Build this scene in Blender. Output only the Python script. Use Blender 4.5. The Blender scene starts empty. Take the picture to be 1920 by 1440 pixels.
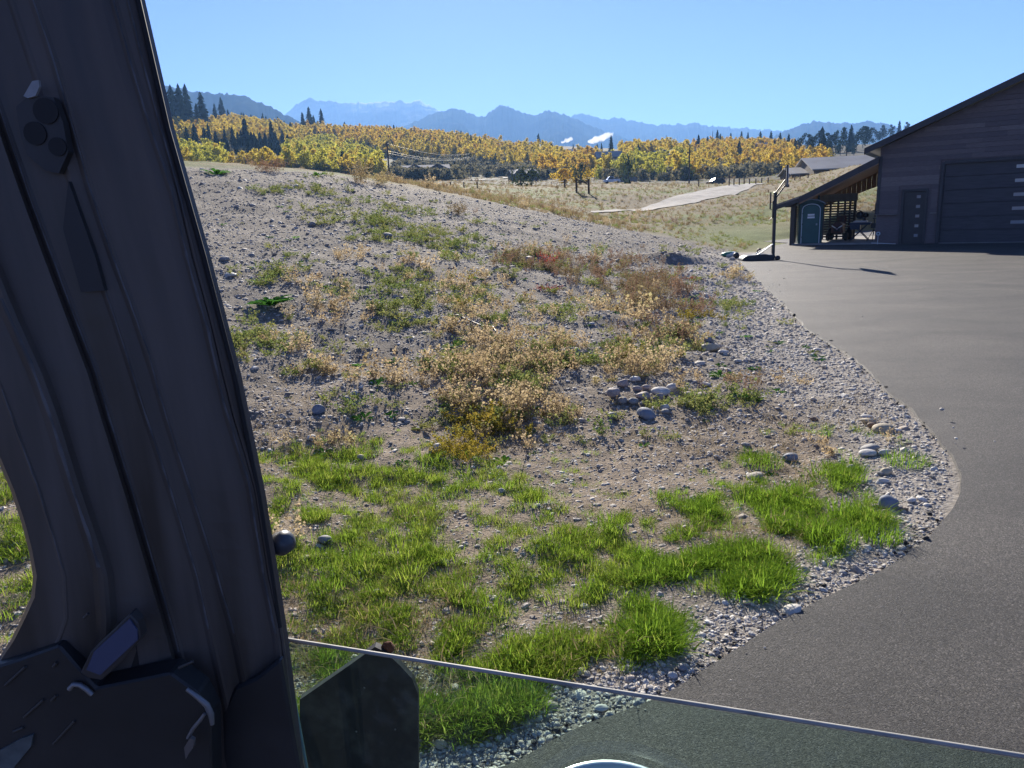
import bpy, math, random
import numpy as np
from math import radians as RAD
rng = np.random.default_rng(11)
random.seed(11)
sc = bpy.context.scene
COL = sc.collection

# ---------------------------------------------------------------- camera, world, sun, exposure
F, PITCH, ROLL, EYE = 1371.0, RAD(13.0), RAD(2.4), 2.0     # measured on the photograph (1920 px wide)
cam_d = bpy.data.cameras.new('camera'); cam = bpy.data.objects.new('camera', cam_d); COL.objects.link(cam)
cam_d.sensor_width = 36.0; cam_d.lens = 36.0 * F / 1920.0
cam_d.clip_start = 0.02; cam_d.clip_end = 60000
R0 = np.array([1., 0, 0]); U0 = np.array([0, math.sin(PITCH), math.cos(PITCH)]); FW = np.array([0, math.cos(PITCH), -math.sin(PITCH)])
RT = math.cos(ROLL) * R0 - math.sin(ROLL) * U0
UP = math.cos(ROLL) * U0 + math.sin(ROLL) * R0
from mathutils import Matrix, Vector
cam.matrix_world = Matrix(((RT[0], UP[0], -FW[0], 0), (RT[1], UP[1], -FW[1], 0), (RT[2], UP[2], -FW[2], EYE), (0, 0, 0, 1)))
sc.camera = cam
SUN_EL, SUN_AZ = RAD(25.0), RAD(-3.0)       # azimuth measured from +Y towards +X
w = bpy.data.worlds.new('World'); sc.world = w; w.use_nodes = True
nt = w.node_tree; nt.nodes.clear()
sky = nt.nodes.new('ShaderNodeTexSky'); sky.sky_type = 'NISHITA'; sky.sun_disc = False
sky.sun_elevation = SUN_EL; sky.sun_rotation = SUN_AZ
sky.altitude = 1900; sky.air_density = 1.0; sky.dust_density = 0.25; sky.ozone_density = 6.0
bg = nt.nodes.new('ShaderNodeBackground'); bg.inputs['Strength'].default_value = 0.052
wo = nt.nodes.new('ShaderNodeOutputWorld')
tn = nt.nodes.new('ShaderNodeMix'); tn.data_type = 'RGBA'; tn.blend_type = 'MULTIPLY'; tn.inputs[0].default_value = 1.0; tn.inputs[7].default_value = (.86, .74, 1.0, 1)   # the cool cast of the photograph's sky
nt.links.new(sky.outputs[0], tn.inputs[6]); nt.links.new(tn.outputs[2], bg.inputs[0]); nt.links.new(bg.outputs[0], wo.inputs[0])
sd = bpy.data.lights.new('sun', 'SUN'); sd.energy = 5.0; sd.angle = RAD(0.53); sd.color = (1.0, 0.92, 0.80)
so = bpy.data.objects.new('sun', sd); COL.objects.link(so)
sdir = Vector((math.sin(SUN_AZ) * math.cos(SUN_EL), math.cos(SUN_AZ) * math.cos(SUN_EL), math.sin(SUN_EL)))
so.rotation_euler = (-sdir).to_track_quat('-Z', 'Y').to_euler()
sc.view_settings.view_transform = 'Standard'; sc.view_settings.look = 'None'
sc.view_settings.exposure = 1.42; sc.view_settings.gamma = 1.0; sc.view_settings.use_curve_mapping = False
sc.render.engine = 'CYCLES'
sc.cycles.max_bounces = 6; sc.cycles.diffuse_bounces = 3; sc.cycles.glossy_bounces = 3
sc.cycles.transmission_bounces = 4; sc.cycles.transparent_max_bounces = 12; sc.cycles.volume_bounces = 1
sc.cycles.use_denoising = True
HAZE_DENSITY = 1.4e-4

# ---------------------------------------------------------------- geometry of the view
O = np.array([0, 0, EYE])
def ray(px, py): return RT * ((px - 960) / F) + UP * ((720 - py) / F) + FW
def at(px, py, Y):
    d = ray(px, py); return O + d * (Y / d[1])
def gr(px, py, z=0.0):
    d = ray(px, py); return O + d * ((z - EYE) / d[2])
def project(P):
    d = np.asarray(P, float) - O; k = d @ FW; k = np.where(np.abs(k) < 1e-6, 1e-6, k)
    return 960 + F * (d @ RT) / k, 720 - F * (d @ UP) / k, k

def _hash(ix, iy, seed):
    h = (ix.astype(np.int64) * 374761393 + iy.astype(np.int64) * 668265263 + seed * 974711) & 0x7fffffff
    h = ((h ^ (h >> 13)) * 1274126177) & 0x7fffffff
    return ((h ^ (h >> 16)) & 0xffff) / 65535.0
def vnoise(x, y, seed=0):
    x = np.asarray(x, float); y = np.asarray(y, float)
    ix = np.floor(x); iy = np.floor(y); fx = x - ix; fy = y - iy
    fx = fx * fx * (3 - 2 * fx); fy = fy * fy * (3 - 2 * fy)
    a = _hash(ix, iy, seed); b = _hash(ix + 1, iy, seed); c = _hash(ix, iy + 1, seed); d = _hash(ix + 1, iy + 1, seed)
    return (a * (1 - fx) + b * fx) * (1 - fy) + (c * (1 - fx) + d * fx) * fy
def fbm(x, y, seed=0, oct=4):
    s = 0; amp = 0.5; t = 0
    for k in range(oct):
        s = s + amp * vnoise(x * 2 ** k, y * 2 ** k, seed + k * 17); t += amp; amp *= 0.5
    return s / t
def sstep(a, b, x):
    t = np.clip((x - a) / (b - a), 0, 1); return t * t * (3 - 2 * t)

# ---------------------------------------------------------------- linking helpers
def tag(o, label=None, cat=None, group=None, kind=None):
    if label: o['label'] = label
    if cat: o['category'] = cat
    if group: o['group'] = group
    if kind: o['kind'] = kind
    return o
def link(name, me, parent=None):
    o = bpy.data.objects.new(name, me); COL.objects.link(o)
    if parent is not None: o.parent = parent
    return o
def empty(name, loc=(0, 0, 0), rz=0.0, parent=None):
    o = bpy.data.objects.new(name, None); COL.objects.link(o); o.location = loc; o.rotation_euler = (0, 0, rz)
    o.empty_display_size = 0.1
    if parent is not None: o.parent = parent
    return o
def np_mesh(name, V, Fc, mats=(), smooth=False, mi=None):
    """V (n,3); Fc: array (m,3|4) or list of such arrays"""
    V = np.asarray(V, np.float32)
    arrs = Fc if isinstance(Fc, list) else [Fc]
    arrs = [np.asarray(a, np.int32) for a in arrs if len(a)]
    me = bpy.data.meshes.new(name)
    me.vertices.add(len(V)); me.vertices.foreach_set('co', V.ravel())
    tot = np.concatenate([np.full(len(a), a.shape[1], np.int32) for a in arrs])
    idx = np.concatenate([a.ravel() for a in arrs])
    st = np.concatenate([[0], np.cumsum(tot)[:-1]]).astype(np.int32)
    me.loops.add(len(idx)); me.loops.foreach_set('vertex_index', idx)
    me.polygons.add(len(tot)); me.polygons.foreach_set('loop_start', st); me.polygons.foreach_set('loop_total', tot)
    if mi is not None: me.polygons.foreach_set('material_index', np.asarray(mi, np.int32))
    me.polygons.foreach_set('use_smooth', np.full(len(tot), smooth, bool))
    for m in mats: me.materials.append(m)
    me.update(calc_edges=True); me.validate()
    return me
class MB:
    """collects boxes, tubes, lofts and lathes into ONE mesh"""
    def __init__(s): s.v = []; s.f = []; s.smooth = []
    def add(s, V, Fs, smooth=False):
        b = len(s.v); s.v += [tuple(map(float, p)) for p in V]
        for f in Fs: s.f.append(tuple(int(i) + b for i in f)); s.smooth.append(smooth)
        return s
    def hexa(s, P):   # 8 points: bottom 0-3, top 4-7
        return s.add(P, [(3, 2, 1, 0), (4, 5, 6, 7), (0, 1, 5, 4), (1, 2, 6, 5), (2, 3, 7, 6), (3, 0, 4, 7)])
    def box(s, c, size, rz=0.0, ax=None):
        hx, hy, hz = [k / 2 for k in size]
        if ax is None:
            cz, sz = math.cos(rz), math.sin(rz); A = [np.array([cz, sz, 0]), np.array([-sz, cz, 0]), np.array([0, 0, 1.])]
        else: A = [np.asarray(a, float) for a in ax]
        c = np.asarray(c, float); P = []
        for z in (-hz, hz):
            for x, y in ((-hx, -hy), (hx, -hy), (hx, hy), (-hx, hy)): P.append(c + A[0] * x + A[1] * y + A[2] * z)
        return s.hexa(P)
    def tube(s, pts, r, n=8, smooth=True):
        pts = [np.asarray(p, float) for p in pts]; rr = r if hasattr(r, '__len__') else [r] * len(pts)
        V = []; prev = None
        for i, p in enumerate(pts):
            t = pts[min(i + 1, len(pts) - 1)] - pts[max(i - 1, 0)]; t = t / (np.linalg.norm(t) + 1e-9)
            a = np.cross(t, [0, 0, 1.]) if prev is None else prev - t * (prev @ t)
            if np.linalg.norm(a) < 1e-3: a = np.cross(t, [1., 0, 0])
            a /= np.linalg.norm(a); prev = a; b = np.cross(t, a)
            for k in range(n):
                q = 2 * math.pi * k / n; V.append(p + rr[i] * (math.cos(q) * a + math.sin(q) * b))
        Fs = []
        for i in range(len(pts) - 1):
            for k in range(n): Fs.append((i * n + k, i * n + (k + 1) % n, (i + 1) * n + (k + 1) % n, (i + 1) * n + k))
        s.add(V, Fs, smooth)
        m = len(pts) - 1
        s.add([V[k] for k in range(n)], [tuple(range(n))[::-1]]); s.add([V[m * n + k] for k in range(n)], [tuple(range(n))])
        return s
    def lathe(s, c, prof, n=24, axis=(0, 0, 1), smooth=True):
        c = np.asarray(c, float); ax = np.asarray(axis, float); ax /= np.linalg.norm(ax)
        a = np.cross(ax, [0, 1., 0]); a = a if np.linalg.norm(a) > 1e-3 else np.cross(ax, [1., 0, 0]); a /= np.linalg.norm(a); b = np.cross(ax, a)
        V = [c + ax * h + r * (math.cos(2 * math.pi * k / n) * a + math.sin(2 * math.pi * k / n) * b) for r, h in prof for k in range(n)]
        Fs = [(i * n + k, i * n + (k + 1) % n, (i + 1) * n + (k + 1) % n, (i + 1) * n + k) for i in range(len(prof) - 1) for k in range(n)]
        return s.add(V, Fs, smooth)
    def prism(s, P, d):   # polygon P (3-D points) extruded by d
        P = [np.asarray(p, float) for p in P]; d = np.asarray(d, float); n = len(P)
        return s.add(P + [p + d for p in P], [tuple(range(n))[::-1], tuple(range(n, 2 * n))] + [(i, (i + 1) % n, n + (i + 1) % n, n + i) for i in range(n)])
    def mesh(s, name, m, bevel=0.0):
        me = bpy.data.meshes.new(name); me.from_pydata(s.v, [], s.f); me.update()
        import bmesh
        bm = bmesh.new(); bm.from_mesh(me); bmesh.ops.recalc_face_normals(bm, faces=bm.faces)
        if bevel > 0: bmesh.ops.bevel(bm, geom=list(bm.edges), offset=bevel, segments=1, affect='EDGES', clamp_overlap=True)
        bm.to_mesh(me); bm.free()
        if len(me.polygons) == len(s.smooth): me.polygons.foreach_set('use_smooth', s.smooth)
        if m is not None: me.materials.append(m)
        return me
    def obj(s, name, m, parent=None, bevel=0.0):
        return link(name, s.mesh(name, m, bevel), parent)

# ---------------------------------------------------------------- materials
def mat(name, col, rough=0.7, col2=None, scale=5.0, detail=4.0, bump=0.0, bscale=None, metal=0.0, spec=0.5, dist=0.01, stretch=None, coat=0.0, lo=0.35, hi=0.65):
    m = bpy.data.materials.new(name); m.use_nodes = True; n = m.node_tree; N = n.nodes; L = n.links
    b = N['Principled BSDF']; b.inputs['Roughness'].default_value = rough; b.inputs['Metallic'].default_value = metal
    b.inputs['Specular IOR Level'].default_value = spec; b.inputs['Coat Weight'].default_value = coat
    b.inputs['Base Color'].default_value = (*col, 1)
    tc = N.new('ShaderNodeTexCoord'); src = tc.outputs['Object']
    if stretch:
        mp = N.new('ShaderNodeMapping'); mp.inputs['Scale'].default_value = stretch; L.new(src, mp.inputs[0]); src = mp.outputs[0]
    if col2 is not None:
        t = N.new('ShaderNodeTexNoise'); t.inputs['Scale'].default_value = scale; t.inputs['Detail'].default_value = detail; L.new(src, t.inputs['Vector'])
        r = N.new('ShaderNodeValToRGB'); r.color_ramp.elements[0].position = lo; r.color_ramp.elements[1].position = hi
        r.color_ramp.elements[0].color = (*col, 1); r.color_ramp.elements[1].color = (*col2, 1)
        L.new(t.outputs['Fac'], r.inputs[0]); L.new(r.outputs[0], b.inputs['Base Color'])
    if bump > 0:
        t2 = N.new('ShaderNodeTexNoise'); t2.inputs['Scale'].default_value = bscale or scale; t2.inputs['Detail'].default_value = 5; L.new(src, t2.inputs['Vector'])
        bp = N.new('ShaderNodeBump'); bp.inputs['Strength'].default_value = bump; bp.inputs['Distance'].default_value = dist
        L.new(t2.outputs['Fac'], bp.inputs['Height']); L.new(bp.outputs[0], b.inputs['Normal'])
    return m
def leafmat(name, cols, trans=0.5, rough=0.5, gloss=0.0):
    """diffuse + translucent leaf; the colour varies from one plant to the next"""
    m = bpy.data.materials.new(name); m.use_nodes = True; n = m.node_tree; N = n.nodes; L = n.links; N.clear()
    out = N.new('ShaderNodeOutputMaterial'); oi = N.new('ShaderNodeObjectInfo'); ge = N.new('ShaderNodeNewGeometry')
    ad = N.new('ShaderNodeMath'); ad.operation = 'MULTIPLY_ADD'; ad.inputs[1].default_value = 0.35
    ad2 = N.new('ShaderNodeMath'); ad2.operation = 'MULTIPLY'; ad2.inputs[1].default_value = 0.65
    L.new(oi.outputs['Random'], ad2.inputs[0]); L.new(ge.outputs['Random Per Island'], ad.inputs[0]); L.new(ad2.outputs[0], ad.inputs[2])
    r = N.new('ShaderNodeValToRGB'); e = r.color_ramp.elements
    for i, c in enumerate(cols):
        p = i / max(1, len(cols) - 1)
        if i < 2: el = e[i]; el.position = p
        else: el = e.new(p)
        el.color = (*c, 1)
    if len(cols) > 2:
        for i, c in enumerate(cols): e[i].position = i / (len(cols) - 1); e[i].color = (*c, 1)
    L.new(ad.outputs[0], r.inputs[0])
    d = N.new('ShaderNodeBsdfDiffuse'); t = N.new('ShaderNodeBsdfTranslucent'); mx = N.new('ShaderNodeMixShader'); mx.inputs[0].default_value = trans
    L.new(r.outputs[0], d.inputs[0]); L.new(r.outputs[0], t.inputs[0]); L.new(d.outputs[0], mx.inputs[1]); L.new(t.outputs[0], mx.inputs[2])
    last = mx.outputs[0]
    if gloss > 0:
        g = N.new('ShaderNodeBsdfGlossy'); g.inputs['Roughness'].default_value = rough; mg = N.new('ShaderNodeMixShader'); mg.inputs[0].default_value = gloss
        L.new(last, mg.inputs[1]); L.new(g.outputs[0], mg.inputs[2]); last = mg.outputs[0]
    L.new(last, out.inputs[0]); return m
def stonemat(name, cols, rough=0.75):
    m = bpy.data.materials.new(name); m.use_nodes = True; n = m.node_tree; N = n.nodes; L = n.links
    b = N['Principled BSDF']; b.inputs['Roughness'].default_value = rough; b.inputs['Specular IOR Level'].default_value = 0.35
    oi = N.new('ShaderNodeObjectInfo'); r = N.new('ShaderNodeValToRGB'); e = r.color_ramp.elements
    while len(e) < len(cols): e.new(0.5)
    for i, c in enumerate(cols): e[i].position = i / (len(cols) - 1); e[i].color = (*c, 1)
    L.new(oi.outputs['Random'], r.inputs[0])
    tc = N.new('ShaderNodeTexCoord'); t = N.new('ShaderNodeTexNoise'); t.inputs['Scale'].default_value = 3.0; t.inputs['Detail'].default_value = 5; L.new(tc.outputs['Object'], t.inputs['Vector'])
    hs = N.new('ShaderNodeHueSaturation'); mr = N.new('ShaderNodeMapRange'); mr.inputs[1].default_value = 0.3; mr.inputs[2].default_value = 0.7; mr.inputs[3].default_value = 0.7; mr.inputs[4].default_value = 1.25
    L.new(t.outputs['Fac'], mr.inputs[0]); L.new(mr.outputs[0], hs.inputs['Value']); L.new(r.outputs[0], hs.inputs['Color']); L.new(hs.outputs[0], b.inputs['Base Color'])
    bp = N.new('ShaderNodeBump'); bp.inputs['Strength'].default_value = 0.35; bp.inputs['Distance'].default_value = 0.05; L.new(t.outputs['Fac'], bp.inputs['Height']); L.new(bp.outputs[0], b.inputs['Normal'])
    return m

# ================================================================ TERRAIN
EDGE_PX = [(960, 1440), (1075, 1375), (1180, 1335), (1260, 1300), (1310, 1268), (1370, 1230), (1440, 1185), (1510, 1145), (1590, 1105), (1660, 1070), (1720, 1030), (1765, 985), (1795, 940),
           (1803, 900), (1790, 860), (1755, 820), (1710, 775), (1660, 730), (1610, 685), (1560, 648), (1510, 613), (1470, 575), (1430, 535), (1400, 505), (1385, 488), (1442, 463), (1478, 456)]
edge_w = np.array([gr(*p)[:2] for p in EDGE_PX])
DRIVE = np.vstack([[[-7, -6], [-5.0, 0.2], [-1.6, 1.75]], edge_w, [[14.2, 41.0], [24.5, 50.0], [60, 44], [60, -20], [10, -25]]])
def poly_sd(P, poly):
    """signed distance to a polygon, negative inside"""
    x, y = P[:, 0], P[:, 1]; n = len(poly); d = np.full(len(P), 1e18); ins = np.zeros(len(P), bool)
    for i in range(n):
        a = poly[i]; b = poly[(i + 1) % n]; e = b - a
        t = np.clip(((x - a[0]) * e[0] + (y - a[1]) * e[1]) / (e @ e), 0, 1)
        d = np.minimum(d, (x - a[0] - t * e[0]) ** 2 + (y - a[1] - t * e[1]) ** 2)
        c = (a[1] > y) != (b[1] > y)
        with np.errstate(divide='ignore', invalid='ignore'):
            xi = a[0] + (y - a[1]) * e[0] / (e[1] if abs(e[1]) > 1e-12 else 1e-12)
        ins ^= c & (x < xi)
    d = np.sqrt(d); return np.where(ins, -d, d)
CP = [  # (px, py, forward distance) read off the photograph
 (500, 850, 6.1), (700, 850, 6.15), (900, 850, 6.2), (1100, 850, 6.2), (1300, 850, 6.1), (1500, 850, 6.0),
 (540, 1100, 3.75), (800, 1100, 3.7), (1100, 1100, 3.65), (1400, 1100, 3.6), (1600, 950, 4.7), (600, 1300, 2.85), (900, 1300, 2.8),
 (480, 700, 7.9), (460, 600, 10.0), (440, 500, 13.2), (430, 430, 16.5), (410, 370, 20.5), (385, 321, 25.5), (300, 322, 25), (200, 330, 24), (200, 500, 12), (200, 700, 7.5),
 (470, 321, 26), (550, 325, 27), (620, 333, 28), (700, 345, 29), (780, 357, 30), (860, 372, 31), (930, 385, 32.5), (1000, 398, 34), (1100, 417, 36), (1250, 449, 36), (1340, 472, 32),
 (700, 600, 10.6), (700, 500, 14.0), (700, 420, 19.5), (900, 700, 8.6), (900, 600, 11.2), (900, 500, 15.6), (900, 430, 22), (1100, 700, 8.6), (1100, 600, 11.6), (1100, 520, 16.2), (1100, 460, 24),
 (1300, 700, 8.6), (1300, 600, 12.2), (1300, 530, 17), (1400, 620, 11.7), (1500, 700, 8.5), (1250, 480, 26),
 (1420, 440, 44), (1300, 432, 46), (1200, 420, 47), (1450, 410, 56), (1350, 405, 58), (1250, 400, 60), (1110, 404, 54), (1000, 385, 46), (900, 366, 45), (800, 350, 46),
 (1200, 392, 68), (1270, 386, 66), (1330, 374, 74), (1400, 357, 88), (1250, 374, 76), (1310, 360, 90), (1360, 353, 98), (1430, 350, 98),
 (950, 358, 76), (1000, 361, 78), (1090, 363, 78), (1150, 362, 84), (900, 353, 90), (1000, 350.5, 104), (1100, 351, 106), (1200, 347, 112), (1300, 350, 116), (1380, 347, 122), (850, 347, 92), (760, 344, 88), (650, 336, 80), (500, 330, 70),
 (1480, 345, 98), (1540, 332, 110), (1600, 312, 125), (1640, 400, 50), (1640, 350, 66), (1580, 390, 50), (1540, 400, 52), (1700, 300, 120), (1900, 290, 110),
 (1000, 354, 140), (1200, 352, 145), (1350, 354, 150), (850, 350, 140), (600, 345, 130), (1500, 345, 150), (1600, 318, 160),
 (1150, 345.5, 222), (1340, 347.5, 205), (960, 347, 215), (800, 343, 220), (600, 338, 210), (1500, 338, 215), (1600, 308, 205),
 (800, 333, 330), (965, 337, 300), (1150, 320, 400), (1300, 322, 350), (1450, 322, 320), (500, 318, 300), (400, 310, 300), (700, 332, 300), (1600, 298, 300), (200, 300, 300),
 (450, 262, 520), (350, 222, 600), (200, 190, 600), (450, 240, 650), (600, 246, 700), (750, 253, 750), (900, 271, 760), (1000, 281, 720), (1130, 283, 660), (1060, 284, 560), (1250, 286, 600), (1330, 275, 560), (1450, 271, 520), (1600, 272, 480), (1700, 272, 460), (1900, 262, 460),
 (600, 275, 560), (800, 290, 520), (1000, 304, 500), (1240, 300, 430), (1400, 292, 430), (1550, 290, 400), (1660, 283, 420),
 (400, 255, 1000), (700, 290, 1100), (1000, 305, 1100), (1300, 300, 1000), (1600, 290, 900), (400, 330, 2000), (960, 350, 2000), (1600, 320, 2000), (400, 380, 5000), (960, 380, 5000), (1600, 360, 5000)]
cw = np.array([at(*p) for p in CP])
ex = []
for p in EDGE_PX: ex.append((*gr(*p)[:2], 0.0))
for x, y in [(6, 4), (9, 12), (14, 22), (24, 24), (18, 33.5), (22, 31), (26, 37), (15.5, 36.5), (30, 20), (3, 2.2), (18, 8), (32, 34), (15.5, 42)]: ex.append((x, y, 0.0))
for a in range(0, 360, 30):
    for r in (0.9, 1.6): ex.append((r * math.sin(RAD(a)), r * math.cos(RAD(a)), 0.0))
for a, r, z in [(-60, 8, .5), (-60, 25, 4.2), (-60, 80, 8), (-60, 300, 40), (-60, 900, 90), (-60, 4000, 60), (60, 12, 0), (60, 40, 0.3), (60, 100, 6), (60, 400, 40), (60, 3000, 50),
                (-120, 10, .3), (-120, 60, 3), (-120, 500, 20), (-120, 4000, 20), (120, 10, 0), (120, 60, 1), (120, 500, 10), (120, 4000, 20), (180, 10, 0), (180, 80, 0), (180, 800, 0), (180, 5000, 10)]:
    ex.append((r * math.sin(RAD(a)), r * math.cos(RAD(a)), z))
cw = np.vstack([cw, np.array(ex)])
def feat(x, y):
    r = np.maximum(np.hypot(x, y), 0.5); return np.stack([np.sin(np.arctan2(x, y)) * 2.0, np.cos(np.arctan2(x, y)) * 2.0, np.log(r)], -1)
fc = feat(cw[:, 0], cw[:, 1]); qv = cw[:, 2] / np.maximum(np.hypot(cw[:, 0], cw[:, 1]), 0.5)
def kern(d): return d        # biharmonic in three feature dimensions
D = np.linalg.norm(fc[:, None] - fc[None], axis=-1)
n_ = len(fc); A = np.zeros((n_ + 4, n_ + 4)); A[:n_, :n_] = kern(D) - 0.004 * np.eye(n_); A[:n_, n_] = 1; A[:n_, n_ + 1:] = fc; A[n_:, :n_] = A[:n_, n_:].T
wts = np.linalg.solve(A, np.concatenate([qv, np.zeros(4)]))
def z_base(x, y):
    out = np.empty(len(x))
    for s in range(0, len(x), 40000):
        f = feat(x[s:s + 40000], y[s:s + 40000]); d = np.sqrt(np.maximum(((f ** 2).sum(1)[:, None] + (fc ** 2).sum(1)[None] - 2 * f @ fc.T), 0))
        out[s:s + 40000] = (kern(d) @ wts[:n_] + wts[n_] + f @ wts[n_ + 1:]) * np.maximum(np.hypot(x[s:s + 40000], y[s:s + 40000]), 0.5)
    return out
HUMPS = [(gr(1215, 585, .1), .12, .6), (gr(1130, 610, .2), .12, .5), (gr(640, 470, 1.5), .1, .7), (gr(1180, 740, 0), .1, .8), (gr(1300, 570, .1), .08, .5), (gr(700, 725, .3), .09, .6), (gr(560, 780, .2), .08, .5)]
az_d = np.concatenate([np.linspace(-180, -50, 40)[:-1], np.linspace(-50, 46, 560)[:-1], np.linspace(46, 180, 40)])
lr = np.concatenate([np.linspace(math.log(.35), math.log(1.6), 14)[:-1], np.linspace(math.log(1.6), math.log(160), 400)[:-1], np.linspace(math.log(160), math.log(9500), 110)])
AZ, LR = np.meshgrid(np.radians(az_d), lr); RR = np.exp(LR); GX = (RR * np.sin(AZ)).ravel(); GY = (RR * np.cos(AZ)).ravel()
GZ = z_base(GX, GY)
rad = np.hypot(GX, GY)
sd_ = poly_sd(np.stack([GX, GY], 1), DRIVE)
bmp = (fbm(GX / 1.7, GY / 1.7, 3, 4) - .5) * 0.22 * sstep(2, 9, rad) + (fbm(GX / .35, GY / .35, 8, 3) - .5) * 0.07 + (vnoise(GX / .10, GY / .10, 77) - .5) * .028 * sstep(18, 12, rad) + (fbm(GX / 14, GY / 14, 5, 3) - .5) * sstep(40, 90, rad) * 1.2
bmp = bmp + (fbm(GX / 90, GY / 90, 9, 4) - .5) * sstep(350, 600, rad) * 12
GZ = GZ + bmp * sstep(0.0, 1.2, sd_)
for c, h, s in HUMPS: GZ = GZ + h * np.exp(-(((GX - c[0]) ** 2 + (GY - c[1]) ** 2) / s ** 2))
k = sstep(-0.25, 1.3, sd_); GZ = GZ * k
GZ = np.where(sd_ < 0, GZ - 0.03 * sstep(0.0, 0.12, -sd_), GZ)
nr, na = AZ.shape
def tz(x, y):
    """height of the built ground under (x, y)"""
    x = np.asarray(x, float); y = np.asarray(y, float); a = np.degrees(np.arctan2(x, y)); l = np.log(np.clip(np.hypot(x, y), .351, 9490))
    i = np.clip(np.searchsorted(az_d, a) - 1, 0, na - 2); j = np.clip(np.searchsorted(lr, l) - 1, 0, nr - 2)
    u = (a - az_d[i]) / (az_d[i + 1] - az_d[i]); v = (l - lr[j]) / (lr[j + 1] - lr[j]); Z = GZ.reshape(nr, na)
    return (Z[j, i] * (1 - u) + Z[j, i + 1] * u) * (1 - v) + (Z[j + 1, i] * (1 - u) + Z[j + 1, i + 1] * u) * v
TS = np.exp(np.linspace(math.log(1.2), math.log(1500), 700))
def hit(px, py):
    """first point of the ground met by the sight line through a photo pixel"""
    d = ray(px, py); P = O[None] + TS[:, None] * d[None]; h = P[:, 2] - tz(P[:, 0], P[:, 1])
    k = np.argmax(h < 0)
    if k == 0: return at(px, py, 700.)
    t = TS[k - 1] + (TS[k] - TS[k - 1]) * h[k - 1] / (h[k - 1] - h[k]); p = O + d * t; p[2] = tz(p[0], p[1]); return p
# a low bank of gravel that drops towards the driveway
BERM = [(hit(1215, 490), 0.05), (hit(1262, 492), 0.30), (hit(1320, 503), 0.30), (hit(1350, 512), .22), (hit(1385, 530), 0.05)]
add = np.zeros(len(GX))
for (a, ha), (b, hb) in zip(BERM[:-1], BERM[1:]):
    e = b[:2] - a[:2]; t = np.clip(((GX - a[0]) * e[0] + (GY - a[1]) * e[1]) / (e @ e), 0, 1)
    d = np.hypot(GX - a[0] - t * e[0], GY - a[1] - t * e[1]); fr = (GY - a[1] - t * e[1]) < 0
    add = np.maximum(add, (ha + (hb - ha) * t) * np.exp(-(d / np.where(fr, .45, 1.1)) ** 2))
GZ = GZ + add * sstep(0, .8, sd_)
# ---- colours of the ground, by what lies there
PX, PY, PK = project(np.stack([GX, GY, GZ], 1))
crest_x = np.array([-400, 385, 550, 700, 860, 1000, 1100, 1250, 1340, 1400, 3000]); crest_y = np.array([26, 26, 27.5, 29.5, 31.5, 34.5, 36.5, 37, 34, 30, 30.])
yc = np.interp(PX, crest_x, crest_y)
C = np.zeros((len(GX), 4), np.float32); C[:, 3] = 1
n1 = fbm(GX / .9, GY / .9, 21, 4)[:, None]; n2 = fbm(GX / 3.5, GY / 3.5, 22, 4)[:, None]; n3 = fbm(GX / 18, GY / 18, 23, 4)[:, None]; n4 = fbm(GX / 110, GY / 110, 24, 4)[:, None]; n5 = fbm(GX / .12, GY / .12, 25, 2)[:, None]
gravel = np.array([.205, .18, .147]) * (.75 + .5 * n5) * (.9 + .25 * n2)
soil = np.array([.25, .20, .145]) * (.72 + .5 * n5) * (.85 + .3 * n1)
fore = (sstep(10.5, 6.0, rad) * sstep(.25, 1.2, sd_))[:, None]
near = gravel * (1 - fore) + soil * fore
mead = (np.array([.185, .15, .078]) * (1 - sstep(.42, .62, n2)) + np.array([.15, .17, .06]) * sstep(.42, .62, n2)) * (.75 + .5 * n1)
mead = mead * (1 - sstep(.45, .65, n3)) + np.array([.21, .17, .10]) * sstep(.45, .65, n3) * (.8 + .4 * n1)
grn = (np.exp(-((PX - 1400) / 160) ** 2 - ((PY - 445) / 28) ** 2) * (rad > 30))[:, None]
mead = mead * (1 - grn * .7) + np.array([.11, .17, .04]) * grn * .7
tm = sstep(0, 3.5, (GY - yc))[:, None] * (PK > 0)[:, None]
c = near * (1 - tm) + mead * tm
val = (np.array([.085, .075, .042]) * (.7 + .6 * n3)) * (1 - sstep(.45, .6, n4)) + np.array([.055, .068, .03]) * sstep(.45, .6, n4)
tv = sstep(130, 190, rad)[:, None]; c = c * (1 - tv) + val * tv
fst = np.array([.09, .075, .04]) * (.6 + .8 * n4); tf = sstep(380, 520, rad)[:, None]; c = c * (1 - tf) + fst * tf
wb = np.interp(rad, [2, 3, 5, 7, 12, 30], [.26, .30, .55, .95, 2.0, 2.2]); st_ = ((1 - sstep(.5, 1.2, sd_ / wb)) * (rad < 34) * (GY > -1))[:, None]
c = c * (1 - st_) + np.array([.31, .28, .24]) * (.75 + .5 * n5) * st_
C[:, :3] = c
idx = np.arange(nr * na).reshape(nr, na)
quads = np.stack([idx[:-1, :-1], idx[1:, :-1], idx[1:, 1:], idx[:-1, 1:]], -1).reshape(-1, 4)
mg = bpy.data.materials.new('ground'); mg.use_nodes = True; N = mg.node_tree.nodes; L = mg.node_tree.links
b = N['Principled BSDF']; b.inputs['Roughness'].default_value = .95; b.inputs['Specular IOR Level'].default_value = .15
at_ = N.new('ShaderNodeAttribute'); at_.attribute_name = 'Col'; tc = N.new('ShaderNodeTexCoord')
vo = N.new('ShaderNodeTexVoronoi'); vo.inputs['Scale'].default_value = 48; vo.feature = 'F1'; vo.inputs['Randomness'].default_value = 1.0; L.new(tc.outputs['Object'], vo.inputs['Vector'])
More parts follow.
